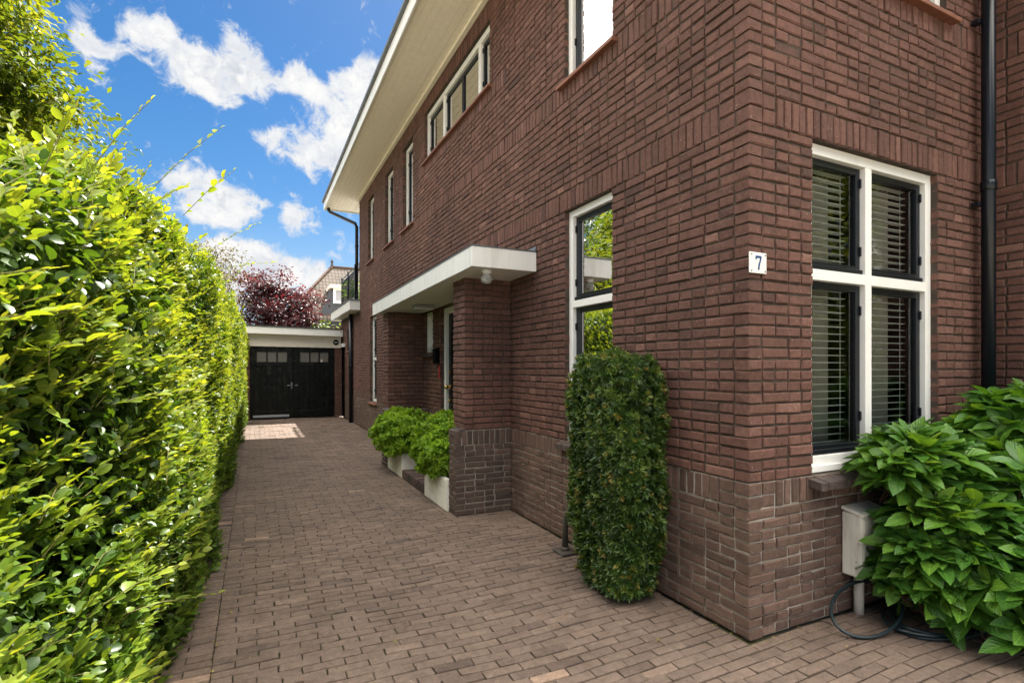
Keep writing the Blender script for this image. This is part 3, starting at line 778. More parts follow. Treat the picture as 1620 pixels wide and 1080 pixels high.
def downpipe(pts, r, collars, clips):
    p = MB(); p.tube(pts, r, 16); o = p.build('drainpipe', M['pipe'], house)
    for (x_, y_, z_) in collars: MB().tube([(x_, y_, z_), (x_, y_, z_ + .07)], r * 1.16, 16).build('collar', M['pipe'], o, .002, 1)
    for b in clips: MB().box(*b).build('bracket', M['pipe'], o, .003, 1)
downpipe([(1.80, 15.02, z0 + .02), (1.80, 15.02, z0 - .06), (1.84, 14.98, z0 - .12), (2.36, 14.2, 5.22), (2.39, 14.15, 5.12), (2.39, 14.15, 3.24)], .042, [(2.39, 14.15, 4.6), (2.39, 14.15, 3.3)], [(2.39, 2.45, 14.11, 14.15, 4.0, 4.04)])
downpipe([(2.375, 15.0, 2.95), (2.375, 15.0, .0)], .055, [(2.375, 15.0, 1.5)], [(2.4, 2.45, 14.98, 15.02, 2.2, 2.24), (2.4, 2.45, 14.98, 15.02, .8, .84)])
downpipe([(4.80, 1.975, 6.1), (4.80, 1.975, .0)], .042, [(4.80, 1.975, 2.78), (4.80, 1.975, 1.12), (4.80, 1.975, 4.5)],
         [(4.725, 4.78, 2.0, 2.05, 2.67, 2.70), (4.725, 4.78, 2.0, 2.05, 1.14, 1.17), (4.725, 4.78, 2.0, 2.05, 4.0, 4.03)])
o_ = OP_S['gate']
mb = MB(); mb.box(WX + .04, WX + .1, o_[0], o_[1], .02, o_[3]); 
for k in range(5): mb.box(WX + .028, WX + .039, o_[0] + .03 + k * .12, o_[0] + .14 + k * .12, .06, o_[3] - .06)
sd_ = mb.build('side_door', M['black'], house, .003, 1)
mb = MB(); mb.tube([(WX + .0, o_[0] + .08, 1.02), (WX + .0, o_[0] + .2, 1.02)], .01, 8); mb.tube([(WX + .0, o_[0] + .08, 1.02), (WX + .028, o_[0] + .08, 1.02)], .01, 8); mb.build('handle', M['pipe'], sd_)
mb = MB(); mb.box(WX - .06, WX + .05, o_[0] - .06, o_[1] + .06, o_[3] + .001, o_[3] + .11); mb.build('lintel', M['white'], sd_, .003, 1)

# ================================================================== things on the house
t = thing('number_plate', (2.465, 2.05, 2.075), 'white enamel house number plate reading 7 on the brick corner', 'number plate')
mb = MB(); mb.box(2.400 + .03, 2.533 + .03, FY - .012, FY - .004, 2.017, 2.132); mb.build('plate', M['enamel'], t, .003, 2)
for x_ in (2.443, 2.550):
    for z_ in (2.030, 2.119): MB().tube([(x_, FY - .0128, z_), (x_, FY - .0150, z_)], .0045, 10).build('screw', M['zinc'], t)
# numeral 7 built as an outline with serif and tapering stem
cx_, cz_ = 2.4965, 2.0745; sc = .001
mb = MB(); P7 = lambda a, b, d_: (cx_ + a * sc, FY - d_, cz_ + b * sc)
def slab7(q): mb.hexa([P7(*p, .0121) for p in q] + [P7(*p, .0145) for p in q])
slab7([(-22, 27), (23, 27), (23, 38), (-22, 38)]); slab7([(-22, 16), (-17, 16), (-13, 26.9), (-22, 26.9)])
slab7([(12, 18), (21, 18), (23, 26.9), (13, 26.9)]); slab7([(4, 0), (14, 0), (20.9, 17.9), (12, 17.9)]); slab7([(-2, -18), (8.5, -18), (14, -.1), (4, -.1)]); slab7([(-4, -38), (7.5, -38), (8.5, -18.1), (-2, -18.1)])
mb.build('numeral', M['blue'], t)

t = thing('globe_lamp', (1.97, 4.62, 2.41), 'small clear ribbed glass globe lamp under the near end of the canopy', 'lamp')
mb = MB(); mb.lathe((1.97, 4.62, 2.378), [(.03, 0), (.045, .01), (.045, .036)], 20); mb.build('lamp_base', M['white'], t)
mb = MB(); mb.lathe((1.97, 4.62, 2.285), [(.002, 0), (.03, .004), (.05, .02), (.058, .045), (.05, .072), (.033, .09), (.03, .094)], 24)
gl_m, t3, p3 = mat('clear_globe'); p3.inputs['Base Color'].default_value = (.92, .9, .84, 1); p3.inputs['Roughness'].default_value = .12; p3.inputs['Transmission Weight'].default_value = .65
wv3 = t3.new('ShaderNodeTexWave'); wv3.inputs['Scale'].default_value = 24; wv3.bands_direction = 'Z'; t3.set(wv3.inputs['Vector'], t3.pos()); t3.set(p3.inputs['Normal'], t3.bump(wv3.outputs['Fac'], .8, .01))
mb.build('lamp_shade', gl_m, t)
t = thing('ceiling_lamp', (2.17, 7.35, 2.38), 'flat grey box lamp on the canopy soffit above the door', 'lamp')
mb = MB(); mb.box(2.02, 2.30, 7.25, 7.45, 2.335, 2.372); mb.build('lamp_body', M['lampgrey'], t, .004)
mb = MB(); mb.box(2.035, 2.285, 7.265, 7.435, 2.318, 2.334); mb.build('diffuser', M['enamel'], t, .003)
t = thing('letter_box', (2.44, 7.47, 1.6), 'small black box beside the front door frame', 'doorbell box')
mb = MB(); mb.box(WX - .075, WX - .003, 7.47, 7.58, 1.56, 1.76); mb.build('box_body', M['black'], t, .006)
mb = MB(); mb.hexa([(WX - .09, 7.46, 1.745), (WX - .001, 7.46, 1.775), (WX - .001, 7.59, 1.775), (WX - .09, 7.59, 1.745), (WX - .09, 7.46, 1.76), (WX - .001, 7.46, 1.79), (WX - .001, 7.59, 1.79), (WX - .09, 7.59, 1.76)]); mb.build('lid', M['black'], t, .002, 1)
mb = MB(); mb.box(WX - .012, WX - .004, 7.44, 7.475, 1.34, 1.53); o = mb.build('paper_strip', M['red'], None); o['label'] = 'narrow red strip hanging below the black box by the door'; o['category'] = 'strip'

# meter box, its conduit, hose
t = thing('meter_box', (3.34, 1.99, .2), 'dirty cream metal utility box on the front wall below the window', 'utility box')
bx0, bx1, by0, by1, bz0, bz1 = 3.236, 3.50, 1.935, FY - .004, .245, .625
mb = MB(); mb.box(bx0, bx1, by0, by1, bz0, bz1); mb.build('cabinet', M['box'], t, .008, 3)
mb = MB(); mb.hexa([(bx0 - .008, by0 - .012, bz1 - .012), (bx1 + .008, by0 - .012, bz1 - .012), (bx1 + .008, by1, bz1 + .012), (bx0 - .008, by1, bz1 + .012), (bx0 - .008, by0 - .012, bz1 + .006), (bx1 + .008, by0 - .012, bz1 + .006), (bx1 + .008, by1, bz1 + .034), (bx0 - .008, by1, bz1 + .034)]); mb.build('lid', M['box'], t, .004, 2)
mb = MB(); mb.box(bx0 + .012, bx1 - .012, by0 - .005, by0 - .0005, bz0 + .015, bz1 - .03); mb.build('cover', M['box'], t, .002, 1)
mb = MB(); mb.tube([(3.33, 2.01, bz0), (3.33, 2.01, -.01)], .028, 14); mb.build('conduit', M['box'], t)

mb = MB(); mb.tube([(bx0 + .04, by0 - .0052, .43), (bx0 + .04, by0 - .012, .43)], .011, 14); mb.box(bx0 + .037, bx0 + .043, by0 - .0135, by0 - .0122, .422, .438); mb.build('lock', M['zinc'], t)
t = thing('garden_hose', (3.45, 1.95, 0), 'coiled black garden hose leaning on the wall under the cream box', 'hose')
pts = [Vector((3.197, 1.885, .109)) + Vector((.186, -.09, 0)) * math.cos(6.28319 * i / 64) + Vector((.165, .09, .095)) * math.sin(6.28319 * i / 64) for i in range(64)]    # the coil that leans against the wall
mb = MB(); mb.tube(pts  , .0095, 10, closed=True)
pts = []
for i in range(150):
    a = i / 149 * 2 * math.pi * 3.2 + 2.6; r = .30 + .035 * math.sin(a * .37) + .02 * (i / 149)
    pts.append((3.66 + r * 1.15 * math.cos(a), 1.74 + r * .62 * math.sin(a), .014 + .0095 * (i / 149) * 2.2 + .006 * math.sin(a * 1.7)))
mb.tube(pts  , .0095, 10)
mb.tube([(3.535, 1.9, .05), (3.50, 1.93, .16), (3.44, 1.98, .26), (3.40, 2.0, .3), (3.37, 2.02, .24)]  , .0095, 10)
mb.build('hose_coil', M['hose'], t)

t = thing('standpipe', (2.30, 3.72, 0), 'short bent grey pipe on a dark square base beside the clipped shrub', 'pipe')
mb = MB(); mb.box(2.20, 2.35, 3.62, 3.80, -.002, .022); mb.build('base', M['grey_pipe'], t, .012, 3)
mb = MB(); mb.tube([(2.27, 3.70, .02), (2.27, 3.70, .27), (2.275, 3.68, .34), (2.30, 3.63, .40), (2.335, 3.55, .43), (2.37, 3.44, .43)], [.024, .022, .022, .022, .022, .022], 14)
mb.tube([(2.27, 3.70, .02), (2.27, 3.70, .05)], .034, 14); mb.build('bent_pipe', M['grey_pipe'], t)

# ================================================================== planters and step plants
def planter(y0, y1, lab):
    t = thing('planter', (2.05, (y0 + y1) / 2, 0), lab, 'planter', 'white planters by the porch')
    x0, x1, zt_ = 1.805, 2.30, .335
    mb = MB(); w_ = .04
    mb.box(x0, x0 + w_, y0, y1, 0, zt_); mb.box(x1 - w_, x1, y0, y1, 0, zt_); mb.box(x0 + w_, x1 - w_, y0, y0 + w_, 0, zt_); mb.box(x0 + w_, x1 - w_, y1 - w_, y1, 0, zt_)
    o = mb.build('box', M['planter'], t, .004)
    sl = MB()
    for f in (.33, .66):   # raised courses of the block facing
        sl.box(x0 - .004, x0 - .0005, y0 + .01, y1 - .01, zt_ * f + .004, zt_ * (f + .33) - .004)
    sl.box(x0 - .004, x0 - .0005, y0 + .01, y1 - .01, .006, zt_ * .33 - .004)
    sl.build('facing', M['planter'], o, .002, 1)
    mb = MB(); mb.box(x0 + w_ - .001, x1 - w_ + .001, y0 + w_ - .001, y1 - w_ + .001, .2, zt_ - .03); mb.build('soil', M['soil'], t)
planter(5.29, 6.09, 'white block planter against the near brick pier, beside the dark step')
planter(7.14, 8.0, 'white block planter beyond the dark step, by the far pier')

def ellipsoid_surface(n, c, r, zmin=-1):
    v = unit(rng.normal(size=(n * 3, 3))); v = v[v[:, 2] > zmin][:n]
    lump = 1 + .10 * np.sin(v[:, 0] * 7 + v[:, 1] * 5 + c[1]) + .07 * np.sin(v[:, 2] * 11 + v[:, 1] * 9)
    p = np.array(c) + v * np.array(r) * lump[:, None]
    return p, unit(v / np.array(r))

def rosettes(lv, P, Nn, k, L, Wd, open_=.8, t0=.3, t1=.8, jitter=.25, upw=.25):
    N = len(P); Nn = unit(Nn + rng.normal(0, .3, Nn.shape) + np.array([0, 0, upw]))
    e1 = unit(np.cross(Nn, rng.normal(size=Nn.shape))); e2 = np.cross(Nn, e1); ph = rng.uniform(0, 6.28, N)
    sz = rng.uniform(.75, 1.2, N); bt = rng.uniform(t0, t1, N)
    for i in range(k):
        a = ph + i * 2.399; f = i / k; o_ = open_ * (1.15 - .8 * f)
        ax = Nn * (1.05 - o_ * .55)[..., None] if hasattr(o_, 'shape') else Nn * (1.05 - o_ * .55)
        ax = ax + (e1 * np.cos(a)[:, None] + e2 * np.sin(a)[:, None]) * o_ + rng.normal(0, jitter * .5, Nn.shape)
        lv.add(P + Nn * (L * .35 * f), ax, Nn + rng.normal(0, jitter, Nn.shape), L * sz * rng.uniform(.7, 1.1, N), Wd * sz * rng.uniform(.8, 1.1, N), bt + .25 * f + rng.normal(0, .07, N))

def inside_core(c, r, matr, parent, name='inner_twigs', k=.74):
    mb = MB(); n = 60
    for i in range(n):
        v = unit(rng.normal(size=3)); v[2] = abs(v[2]) * .9 - .1
        e = np.array(c) + v * np.array(r) * rng.uniform(.75, .95); b = np.array((c[0], c[1], c[2] - r[2] * .8))
        m_2 = b * .5 + e * .5 + rng.normal(0, .03, 3); mb.tube([b, m_2, e], [.006, .004, .002], 4, 0, False)
    return mb.build(name, matr, parent)

def dome_shrub(c, r, lab, n):
    t = thing('shrub', (c[0], c[1], .3), lab, 'shrub', 'bright green shrubs in the white planters')
    lv = Leaves()
    P, Nn = ellipsoid_surface(n, c, r, -.75); P = P - Nn * rng.exponential(.015, (len(P), 1)); rosettes(lv, P, Nn, 8, .048, .02, .85, .35, .95)
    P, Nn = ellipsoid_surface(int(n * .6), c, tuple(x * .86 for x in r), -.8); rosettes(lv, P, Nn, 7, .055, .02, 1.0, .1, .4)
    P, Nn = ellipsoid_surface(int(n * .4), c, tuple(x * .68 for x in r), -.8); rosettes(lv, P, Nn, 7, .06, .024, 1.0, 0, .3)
    leaf_object('foliage', [(T_NAR, lv)], M['l_bright'], t)
    inside_core(c, r, M['twig_brown'], t, 'stems')
dome_shrub((1.98, 5.72, .60), (.36, .46, .35), 'bright green leafy shrub spilling over the white planter beside the near brick pier', 2000)
dome_shrub((1.97, 7.60, .56), (.42, .62, .31), 'bright green leafy shrub in the white planter beyond the dark step', 2300)

# ================================================================== clipped dark shrub at the wall
def clipped_shrub():
    t = thing('clipped_shrub', (2.2, 2.98, 0), 'tall dark green clipped pillar-shaped shrub standing against the brick side wall', 'shrub')
    cx, cy, hx, hy, zt_ = 2.215, 2.98, .225, .36, 1.57
    def surf(n, k=1.0):
        th = rng.uniform(0, 2 * math.pi, n); z = np.concatenate([rng.uniform(.05, zt_, int(n * .8)), np.full(n - int(n * .8), zt_)])
        top = np.arange(n) >= int(n * .8)
        rr = np.where(top, np.sqrt(rng.random(n)), 1.0)
        e = 2.7
        c_, s_ = np.cos(th), np.sin(th)
        sx = np.sign(c_) * np.abs(c_) ** (2 / e); sy = np.sign(s_) * np.abs(s_) ** (2 / e)
        f = z / zt_
        wid = (.70 + .16 * np.sin(f * 3.14) + .19 * f + .05 * np.sin(z * 7 + th * 2) + .03 * np.sin(z * 17 + th * 5)) * np.where(f > .86, 1 - (f - .86) * 1.6, 1) * k
        x = cx + sx * hx * wid * rr; y = cy + sy * hy * wid * rr - .035 * (1 - f)
        zz = np.where(top, zt_ - .15 * rr ** 3 + .03 * np.sin(x * 20) * np.sin(y * 15), z) * (1 if k == 1 else .97)
        nx, ny = sx / hx, sy / hy; nn = unit(np.stack([np.where(top, nx * rr * .02, nx), np.where(top, ny * rr * .02, ny), np.where(top, 4.0, .3)], -1))
        P = np.stack([x, y, zz], -1); return P, nn
    lv = Leaves()
    P, Nn = surf(3900); P = P - Nn * rng.exponential(.012, (len(P), 1)) + Nn * np.clip(rng.normal(0, .012, (len(P), 1)), -.02, .05)
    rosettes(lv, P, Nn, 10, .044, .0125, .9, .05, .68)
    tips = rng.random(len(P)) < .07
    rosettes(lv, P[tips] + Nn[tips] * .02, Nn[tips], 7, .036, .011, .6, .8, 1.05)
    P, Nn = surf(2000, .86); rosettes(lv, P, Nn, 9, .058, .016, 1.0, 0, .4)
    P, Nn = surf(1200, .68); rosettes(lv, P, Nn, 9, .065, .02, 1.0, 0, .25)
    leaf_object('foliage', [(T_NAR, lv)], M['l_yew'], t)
    mb = MB()
    for i in range(70):
        a = rng.uniform(0, 6.28); z = rng.uniform(.2, 1.45); e = (cx + .17 * math.cos(a), cy + .28 * math.sin(a), z)
        mb.tube([(cx + .03 * math.cos(a), cy + .05 * math.sin(a), max(0, z - .55)), (cx + .09 * math.cos(a), cy + .14 * math.sin(a), z - .2), e], [.007, .005, .002], 4, 0, False)
    for a in (0, 1.6, 3.1, 4.4): mb.tube([(cx + .04 * math.cos(a), cy + .06 * math.sin(a), -.01), (cx + .06 * math.cos(a), cy + .1 * math.sin(a), .7), (cx + .03 * math.cos(a), cy + .06 * math.sin(a), 1.4)], [.02, .014, .006], 7)
    mb.build('stems', M['twig_brown'], t)
clipped_shrub()

# ================================================================== big-leaved shrub at the right
def big_shrub():
    t = thing('large_leaved_shrub', (4.2, 1.55, 0), 'glossy large-leaved green shrub in front of the front window', 'shrub')
    lv = Leaves(); mb = MB(); tips = []
    # ellipsoid lobes
    lobes = [((4.10, 1.52, .52), (.52, .44, .50)), ((4.55, 1.30, .70), (.62, .5, .62)), ((3.80, 1.62, .40), (.36, .30, .40)), ((4.15, 1.12, .36), (.55, .36, .40)), ((4.7, 1.1, .45), (.5, .5, .5)), ((3.95, 1.72, .72), (.34, .22, .22)), ((4.72, 1.6, .95), (.4, .36, .36)), ((3.60, 1.67, .55), (.31, .21, .30)), ((3.58, 1.80, .92), (.34, .16, .13)), ((3.78, 1.42, .34), (.36, .28, .33)), ((3.68, 1.62, .34), (.28, .24, .24)), ((3.47, 1.76, .34), (.17, .13, .13)), ((4.45, 1.62, 1.02), (.35, .3, .25))]
    PP = []; NN = []
    for c, r in lobes:
        P, Nn = ellipsoid_surface(84, c, r, -.7)
        keep = np.ones(len(P), bool)
        for c2, r2 in lobes:
            if c2 is c: continue
            keep &= (((P - np.array(c2)) / np.array(r2)) ** 2).sum(1) > .8
        PP.append(P[keep]); NN.append(Nn[keep])
    P = np.concatenate(PP); Nn = np.concatenate(NN)
    ok = (P[:, 1] < 1.98) & (P[:, 2] > .10) & (P[:, 0] < 5.02); P = P[ok]; Nn = Nn[ok]
    def whorl(P, Nn, k, L, Wd, t0, t1):
        N = len(P); A = unit(Nn * .55 + np.array([0, 0, 1.0]) + rng.normal(0, .25, Nn.shape))
        e1 = unit(np.cross(A, rng.normal(size=A.shape))); e2 = np.cross(A, e1); ph = rng.uniform(0, 6.28, N); bt = rng.uniform(t0, t1, N); sz = rng.uniform(.8, 1.15, N)
        for i in range(k):
            a = ph + i * 2.399; f = i / k; rad = e1 * np.cos(a)[:, None] + e2 * np.sin(a)[:, None]
            ax = rad * (1.0 - .5 * f) + A * (.28 + .6 * f) + rng.normal(0, .12, A.shape)
            lv.add(P + A * (.02 * f), ax, A + rad * .15 + rng.normal(0, .18, A.shape), L * sz * (1.05 - .45 * f) * rng.uniform(.8, 1.12, N), Wd * sz * (1.05 - .4 * f) * rng.uniform(.85, 1.1, N), bt + .35 * f ** 2 + rng.normal(0, .06, N))
        return A
    A = whorl(P, Nn, 9, .20, .083, .2, .66)
    for i in range(len(P)):
        b = P[i] - A[i] * .25 - Nn[i] * .12; mb.tube([P[i] + A[i] * .02, P[i] - A[i] * .1, b], [.003, .004, .006], 5, 0, False)
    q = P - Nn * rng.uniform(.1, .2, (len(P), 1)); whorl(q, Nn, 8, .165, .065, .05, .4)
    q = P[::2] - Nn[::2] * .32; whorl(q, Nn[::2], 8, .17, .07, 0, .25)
    for i in range(26):
        a = rng.uniform(0, 6.28); x_, y_ = 4.3 + .6 * math.cos(a) * rng.random(), 1.4 + .3 * math.sin(a); x2, y2 = x_ + rng.normal(0, .15), y_ + rng.normal(0, .12)
        mb.tube([(x_, y_, -.02), ((x_ + x2) / 2, (y_ + y2) / 2, .35), (x2, min(y2, 1.9), rng.uniform(.5, .9))], [.013, .01, .006], 6, 0, False)
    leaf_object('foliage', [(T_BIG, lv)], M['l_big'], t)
    mb.build('stems', M['twig_brown'], t)
big_shrub()

# ================================================================== hedge along the driveway
def hx_base(y): return np.interp(y, [.2, 2, 5, 10, 17], [-.44, -.37, -.31, -.28, -.22])
def hx_top(y): return np.interp(y, [.2, 1, 2, 3, 5, 10, 17], [-.72, -.66, -.58, -.46, -.33, -.24, -.20])
def hz_top(y): return np.interp(y, [.2, 1, 2, 3, 5, 17], [1.78, 1.88, 2.18, 2.38, 2.5, 2.62]) + .05 * np.sin(y * 2.3) + .04 * np.sin(y * 5.1 + 1)
HY0, HY1, HBACK = .15, 16.9, -1.55
def hedge_surface(n, y0, y1):
    """random points on face and top with outward normals"""
    y = rng.uniform(y0, y1, n); zt_ = hz_top(y); s = rng.random(n) * (zt_ + 1.1)
    face = s < zt_
    z = np.where(face, s, zt_); f = np.clip(z / zt_, 0, 1)
    belly = .05 * np.sin(y * 1.7 + z * 2.2) + .035 * np.sin(y * 4.3 - z * 3.7) - .13 * np.exp(-((y - 1.9) / .8) ** 2 - ((z - 1.3) / .4) ** 2) + .05 * np.exp(-((y - 1.3) / .6) ** 2 - ((z - .75) / .3) ** 2)
    xf = hx_base(y) + (hx_top(y) - hx_base(y)) * f ** 1.5 + belly
    x = np.where(face, xf, hx_top(y) - (s - zt_) + .0)
    # round the shoulder
    sh = np.clip((f - .86) / .14, 0, 1); x = np.where(face, x - .10 * sh ** 2, x - .10); z = np.where(face, z, z - .0)
    nx = np.where(face, 1 - .6 * sh, .1 + .35 * np.exp(-(s - zt_) / .15)); nz = np.where(face, .12 + .6 * sh, 1.0)
    slope = (hx_top(y) - hx_base(y)) * 1.2 / zt_; nz = nz - slope * face
    Nn = unit(np.stack([nx, .12 * np.sin(y * 3), nz], -1))
    return np.stack([x, y, z], -1), Nn, face

def hedge():
    t = thing('hedge', (-.9, 8.5, 0), 'tall sunlit green leafy hedge along the left side of the driveway', 'hedge')
    hi = Leaves(); lo = Leaves(); st = MB()
    def zone(y0, y1, dens, lv, k, Ls, lL, lW, stem):
        n = int(dens * (y1 - y0) * 3.55)
        P, Nn, face = hedge_surface(n, y0, y1)
        d = Nn * .6 + np.array([.12, .1, .62]) + rng.normal(0, .36, Nn.shape)
        L = rng.uniform(*Ls, n)
        base = P - unit(d) * (L * .72)[:, None] - Nn * rng.exponential(.02, (n, 1))
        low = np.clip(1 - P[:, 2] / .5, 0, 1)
        hgt = np.interp(P[:, 1], [2, 6], [-.13, -.07]) + np.where(P[:, 1] < 1.7, .14, np.clip(P[:, 2] / 1.1, 0, 1.2) * .34 - .15) + rng.normal(0, .1, n); fresh = (rng.random(n) < .5) * .16  # leaf tint shifted by height and distance, painting in the sunlit zones
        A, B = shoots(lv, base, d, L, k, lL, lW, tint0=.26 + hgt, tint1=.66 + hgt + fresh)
        if stem:
            sel = rng.random(n) < .5; stems(st, A[sel], B[sel])
    def filler(y0, y1, dens, lv, lL, lW, d0, d1, t0, t1):
        n = int(dens * (y1 - y0) * 3.55); P, Nn, _ = hedge_surface(n, y0, y1)
        P = P - Nn * rng.uniform(d0, d1, (n, 1))
        ax = rng.normal(0, 1, (n, 3)) + np.array([.6, 0, -.25]); nr = Nn * .9 + np.array([0, 0, .6]) + rng.normal(0, .5, (n, 3))
        lv.add(P, ax, nr, lL * rng.uniform(.8, 1.25, n), lW * rng.uniform(.8, 1.2, n), rng.uniform(t0, t1, n))
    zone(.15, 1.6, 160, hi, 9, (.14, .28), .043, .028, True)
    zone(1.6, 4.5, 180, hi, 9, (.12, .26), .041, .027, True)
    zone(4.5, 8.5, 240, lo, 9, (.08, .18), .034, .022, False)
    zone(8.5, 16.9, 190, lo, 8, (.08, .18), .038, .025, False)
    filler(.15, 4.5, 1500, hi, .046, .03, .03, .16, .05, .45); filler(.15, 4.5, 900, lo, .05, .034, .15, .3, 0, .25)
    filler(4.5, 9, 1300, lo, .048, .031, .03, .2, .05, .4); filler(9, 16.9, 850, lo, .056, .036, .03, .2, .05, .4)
    # long loose shoots out of the top and the near face
    n = 90; y = np.concatenate([rng.uniform(2.6, 5, 45), rng.uniform(5, 14, 45)])
    base = np.stack([hx_top(y) - rng.uniform(.05, .5, n), y, hz_top(y) - .1], -1)
    d = np.array([.35, .05, 1.0]) + rng.normal(0, .3, (n, 3)); L = rng.uniform(.16, .34, n)
    A, B = shoots(hi, base, d, L, 8, .046, .028, tint0=.5, tint1=1.0, droop=.12, spread=1.0); stems(st, A, B, .0014)
    # named tall shoots that stand up against the sky
    tall = [((-.60, 2.1, 2.05), (.30, .1, 1), .34), ((-.55, 2.5, 2.25), (.5, 0, .9), .4), ((-.46, 3.2, 2.4), (.55, .1, .8), .55), ((-.40, 3.9, 2.45), (.5, .1, .7), .5), ((-.33, 5.2, 2.5), (.7, 0, .6), .5), ((-.34, 6.2, 2.5), (.8, 0, .25), .6), ((-.3, 7.5, 2.5), (.5, 0, .8), .5)]
    base = np.array([a for a, b, c in tall]); d = np.array([b for a, b, c in tall], float); L = np.array([c for a, b, c in tall])
    A, B = shoots(hi, base, d, L, 10, .048, .029, tint0=.55, tint1=1.0, droop=.1, spread=1.0); stems(st, A, B, .0017)
    n = 70; P, Nn, _ = hedge_surface(n, .35, 3.4); P = P[P[:, 2] < 1.9]; n = len(P)
    d = np.array([.75, .35, .5]) + rng.normal(0, .2, (n, 3)); L = rng.uniform(.25, .42, n)
    A, B = shoots(hi, P - unit(d) * .12, d, L, 11, .052, .032, tint0=.45, tint1=.98, droop=.1, spread=.9); stems(st, A, B, .0022)
    leaf_object('foliage', [(T_HI, hi), (T_LO, lo)], M['l_hedge'], t)
    st.build('twigs', M['twig'], t)
    # woody interior
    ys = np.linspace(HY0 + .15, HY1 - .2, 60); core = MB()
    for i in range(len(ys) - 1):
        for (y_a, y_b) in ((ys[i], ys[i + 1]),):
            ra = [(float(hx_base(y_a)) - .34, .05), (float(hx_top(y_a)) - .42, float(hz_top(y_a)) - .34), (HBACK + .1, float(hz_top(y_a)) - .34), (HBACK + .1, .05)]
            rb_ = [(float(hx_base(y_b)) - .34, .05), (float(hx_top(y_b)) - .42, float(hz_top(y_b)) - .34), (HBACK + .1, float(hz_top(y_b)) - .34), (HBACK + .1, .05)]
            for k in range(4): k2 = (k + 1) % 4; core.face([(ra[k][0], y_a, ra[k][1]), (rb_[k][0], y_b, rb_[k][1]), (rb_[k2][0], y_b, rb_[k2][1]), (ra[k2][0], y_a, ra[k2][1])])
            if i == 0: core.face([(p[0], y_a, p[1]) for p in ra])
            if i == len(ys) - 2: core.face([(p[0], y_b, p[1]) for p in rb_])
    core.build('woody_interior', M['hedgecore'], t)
    mb = MB()
    for y_ in np.arange(HY0 + .3, HY1 - .2, .45): mb.tube([(-.95, y_, -.03), (-.95 + rng.normal(0, .04), y_ + rng.normal(0, .05), .5), (-.9, y_, 1.6)], [.03, .025, .015], 7)
    mb.build('stems', M['twig_brown'], t)
hedge()

# ================================================================== trees
def tree(name, base, height, crown_c, crown_r, lab, cat, material, nclump, lper, leaf, trunk_r, clump_r, group=None, twist=1.0, tmpl=T_LO, tb=(.2, .8)):
    t = thing(name, base, lab, cat, group); lv = Leaves(); mb = MB()
    b = np.array(base, float); c = np.array(crown_c, float); r = np.array(crown_r, float)
    fork = b + (c - b) * .45; fork[2] = b[2] + max(.25, (c[2] - r[2] * .6 - b[2]))
    mb.tube([b - [0, 0, .05], (b + fork) / 2 + rng.normal(0, .05, 3), fork], [trunk_r * 1.25, trunk_r, trunk_r * .8], 10)
    limbs = []
    for i in range(11):
        v = unit(rng.normal(size=3)); v[2] = abs(v[2]) * .9 + .05; e = c + v * r * rng.uniform(.55, .85); mid = fork * .45 + e * .55 + rng.normal(0, .12, 3) * r
        mb.tube([fork, mid, e], [trunk_r * .55, trunk_r * .32, trunk_r * .08], 6, 0, False); limbs.append((mid, e))
    v = unit(rng.normal(size=(nclump, 3))); rad = rng.random(nclump) ** .42
    lump = 1 + .2 * np.sin(v[:, 0] * 4 + 1) * np.cos(v[:, 2] * 5) + .12 * np.sin(v[:, 1] * 9)
    C = c + v * r * (rad * lump)[:, None]
    for i in range(0, nclump, 3):
        m_1 = limbs[i % 11][0]; mb.tube([m_1, (m_1 + C[i]) / 2 + rng.normal(0, .08, 3), C[i]], [trunk_r * .12, trunk_r * .08, trunk_r * .03], 4, 0, False)
    N = nclump * lper; ci = np.repeat(np.arange(nclump), lper)
    off = rng.normal(0, 1, (N, 3)) * clump_r * np.array([1, 1, .5]); P = C[ci] + off
    ax = off * 1.2 / clump_r + rng.normal(0, .7, (N, 3)) + np.array([0, 0, -.25]); nr = np.array([0, 0, 1.]) + rng.normal(0, .55, (N, 3)) + v[ci] * .4
    base_t = rng.uniform(tb[0], tb[1], nclump)[ci]
    lv.add(P, ax, nr, leaf[0] * rng.uniform(.7, 1.2, N), leaf[1] * rng.uniform(.7, 1.2, N), base_t + rng.normal(0, .12, N))
    leaf_object('crown', [(tmpl, lv)], material, t); mb.build('trunk', M['bark'], t)
    return t
tree('tree', (-5.6, 10.0, 0), 9, (-4.9, 9.6, 4.3), (2.75, 2.7, 2.75), 'tall yellow-green leafy tree behind the hedge at the left', 'tree', M['l_tree'], 950, 140, (.118, .072), .2, .23)
tree('purple_tree', (.75, 20.4, 0), 4.6, (.75, 20.2, 3.25), (1.45, 1.1, 1.5), 'purple-leaved small tree behind the garage roof', 'tree', M['l_purple'], 170, 80, (.12, .07), .09, .17)
tree('olive_tree', (-1.5, 19.4, 0), 5, (-1.3, 19.4, 3.9), (.95, .9, 1.6), 'brown-olive thin tree between the hedge end and the purple tree', 'tree', M['l_olive'], 110, 40, (.10, .05), .08, .22)
tree('laurel_bush', (2.15, 20.2, 0), 3.3, (2.2, 20.2, 1.9), (1.05, .7, 1.42), 'yellow-green laurel bush behind the right end of the garage roof', 'bush', M['l_green'], 130, 50, (.12, .05), .06, .18, tb=(.3, .95))
tree('potted_shrub', (2.66, 15.7, 3.23), 1, (2.62, 15.7, 3.62), (.24, .4, .38), 'small green shrub on the balcony behind the black railing', 'shrub', M['l_bright'], 30, 40, (.07, .03), .015, .08)
tree('tree', (-5.4, 15.0, 0), 8, (-5.1, 14.6, 4.6), (2.2, 2.2, 2.7), 'round green tree further back behind the hedge, mirrored in the side window', 'tree', M['l_yew'], 260, 70, (.13, .07), .15, .32)
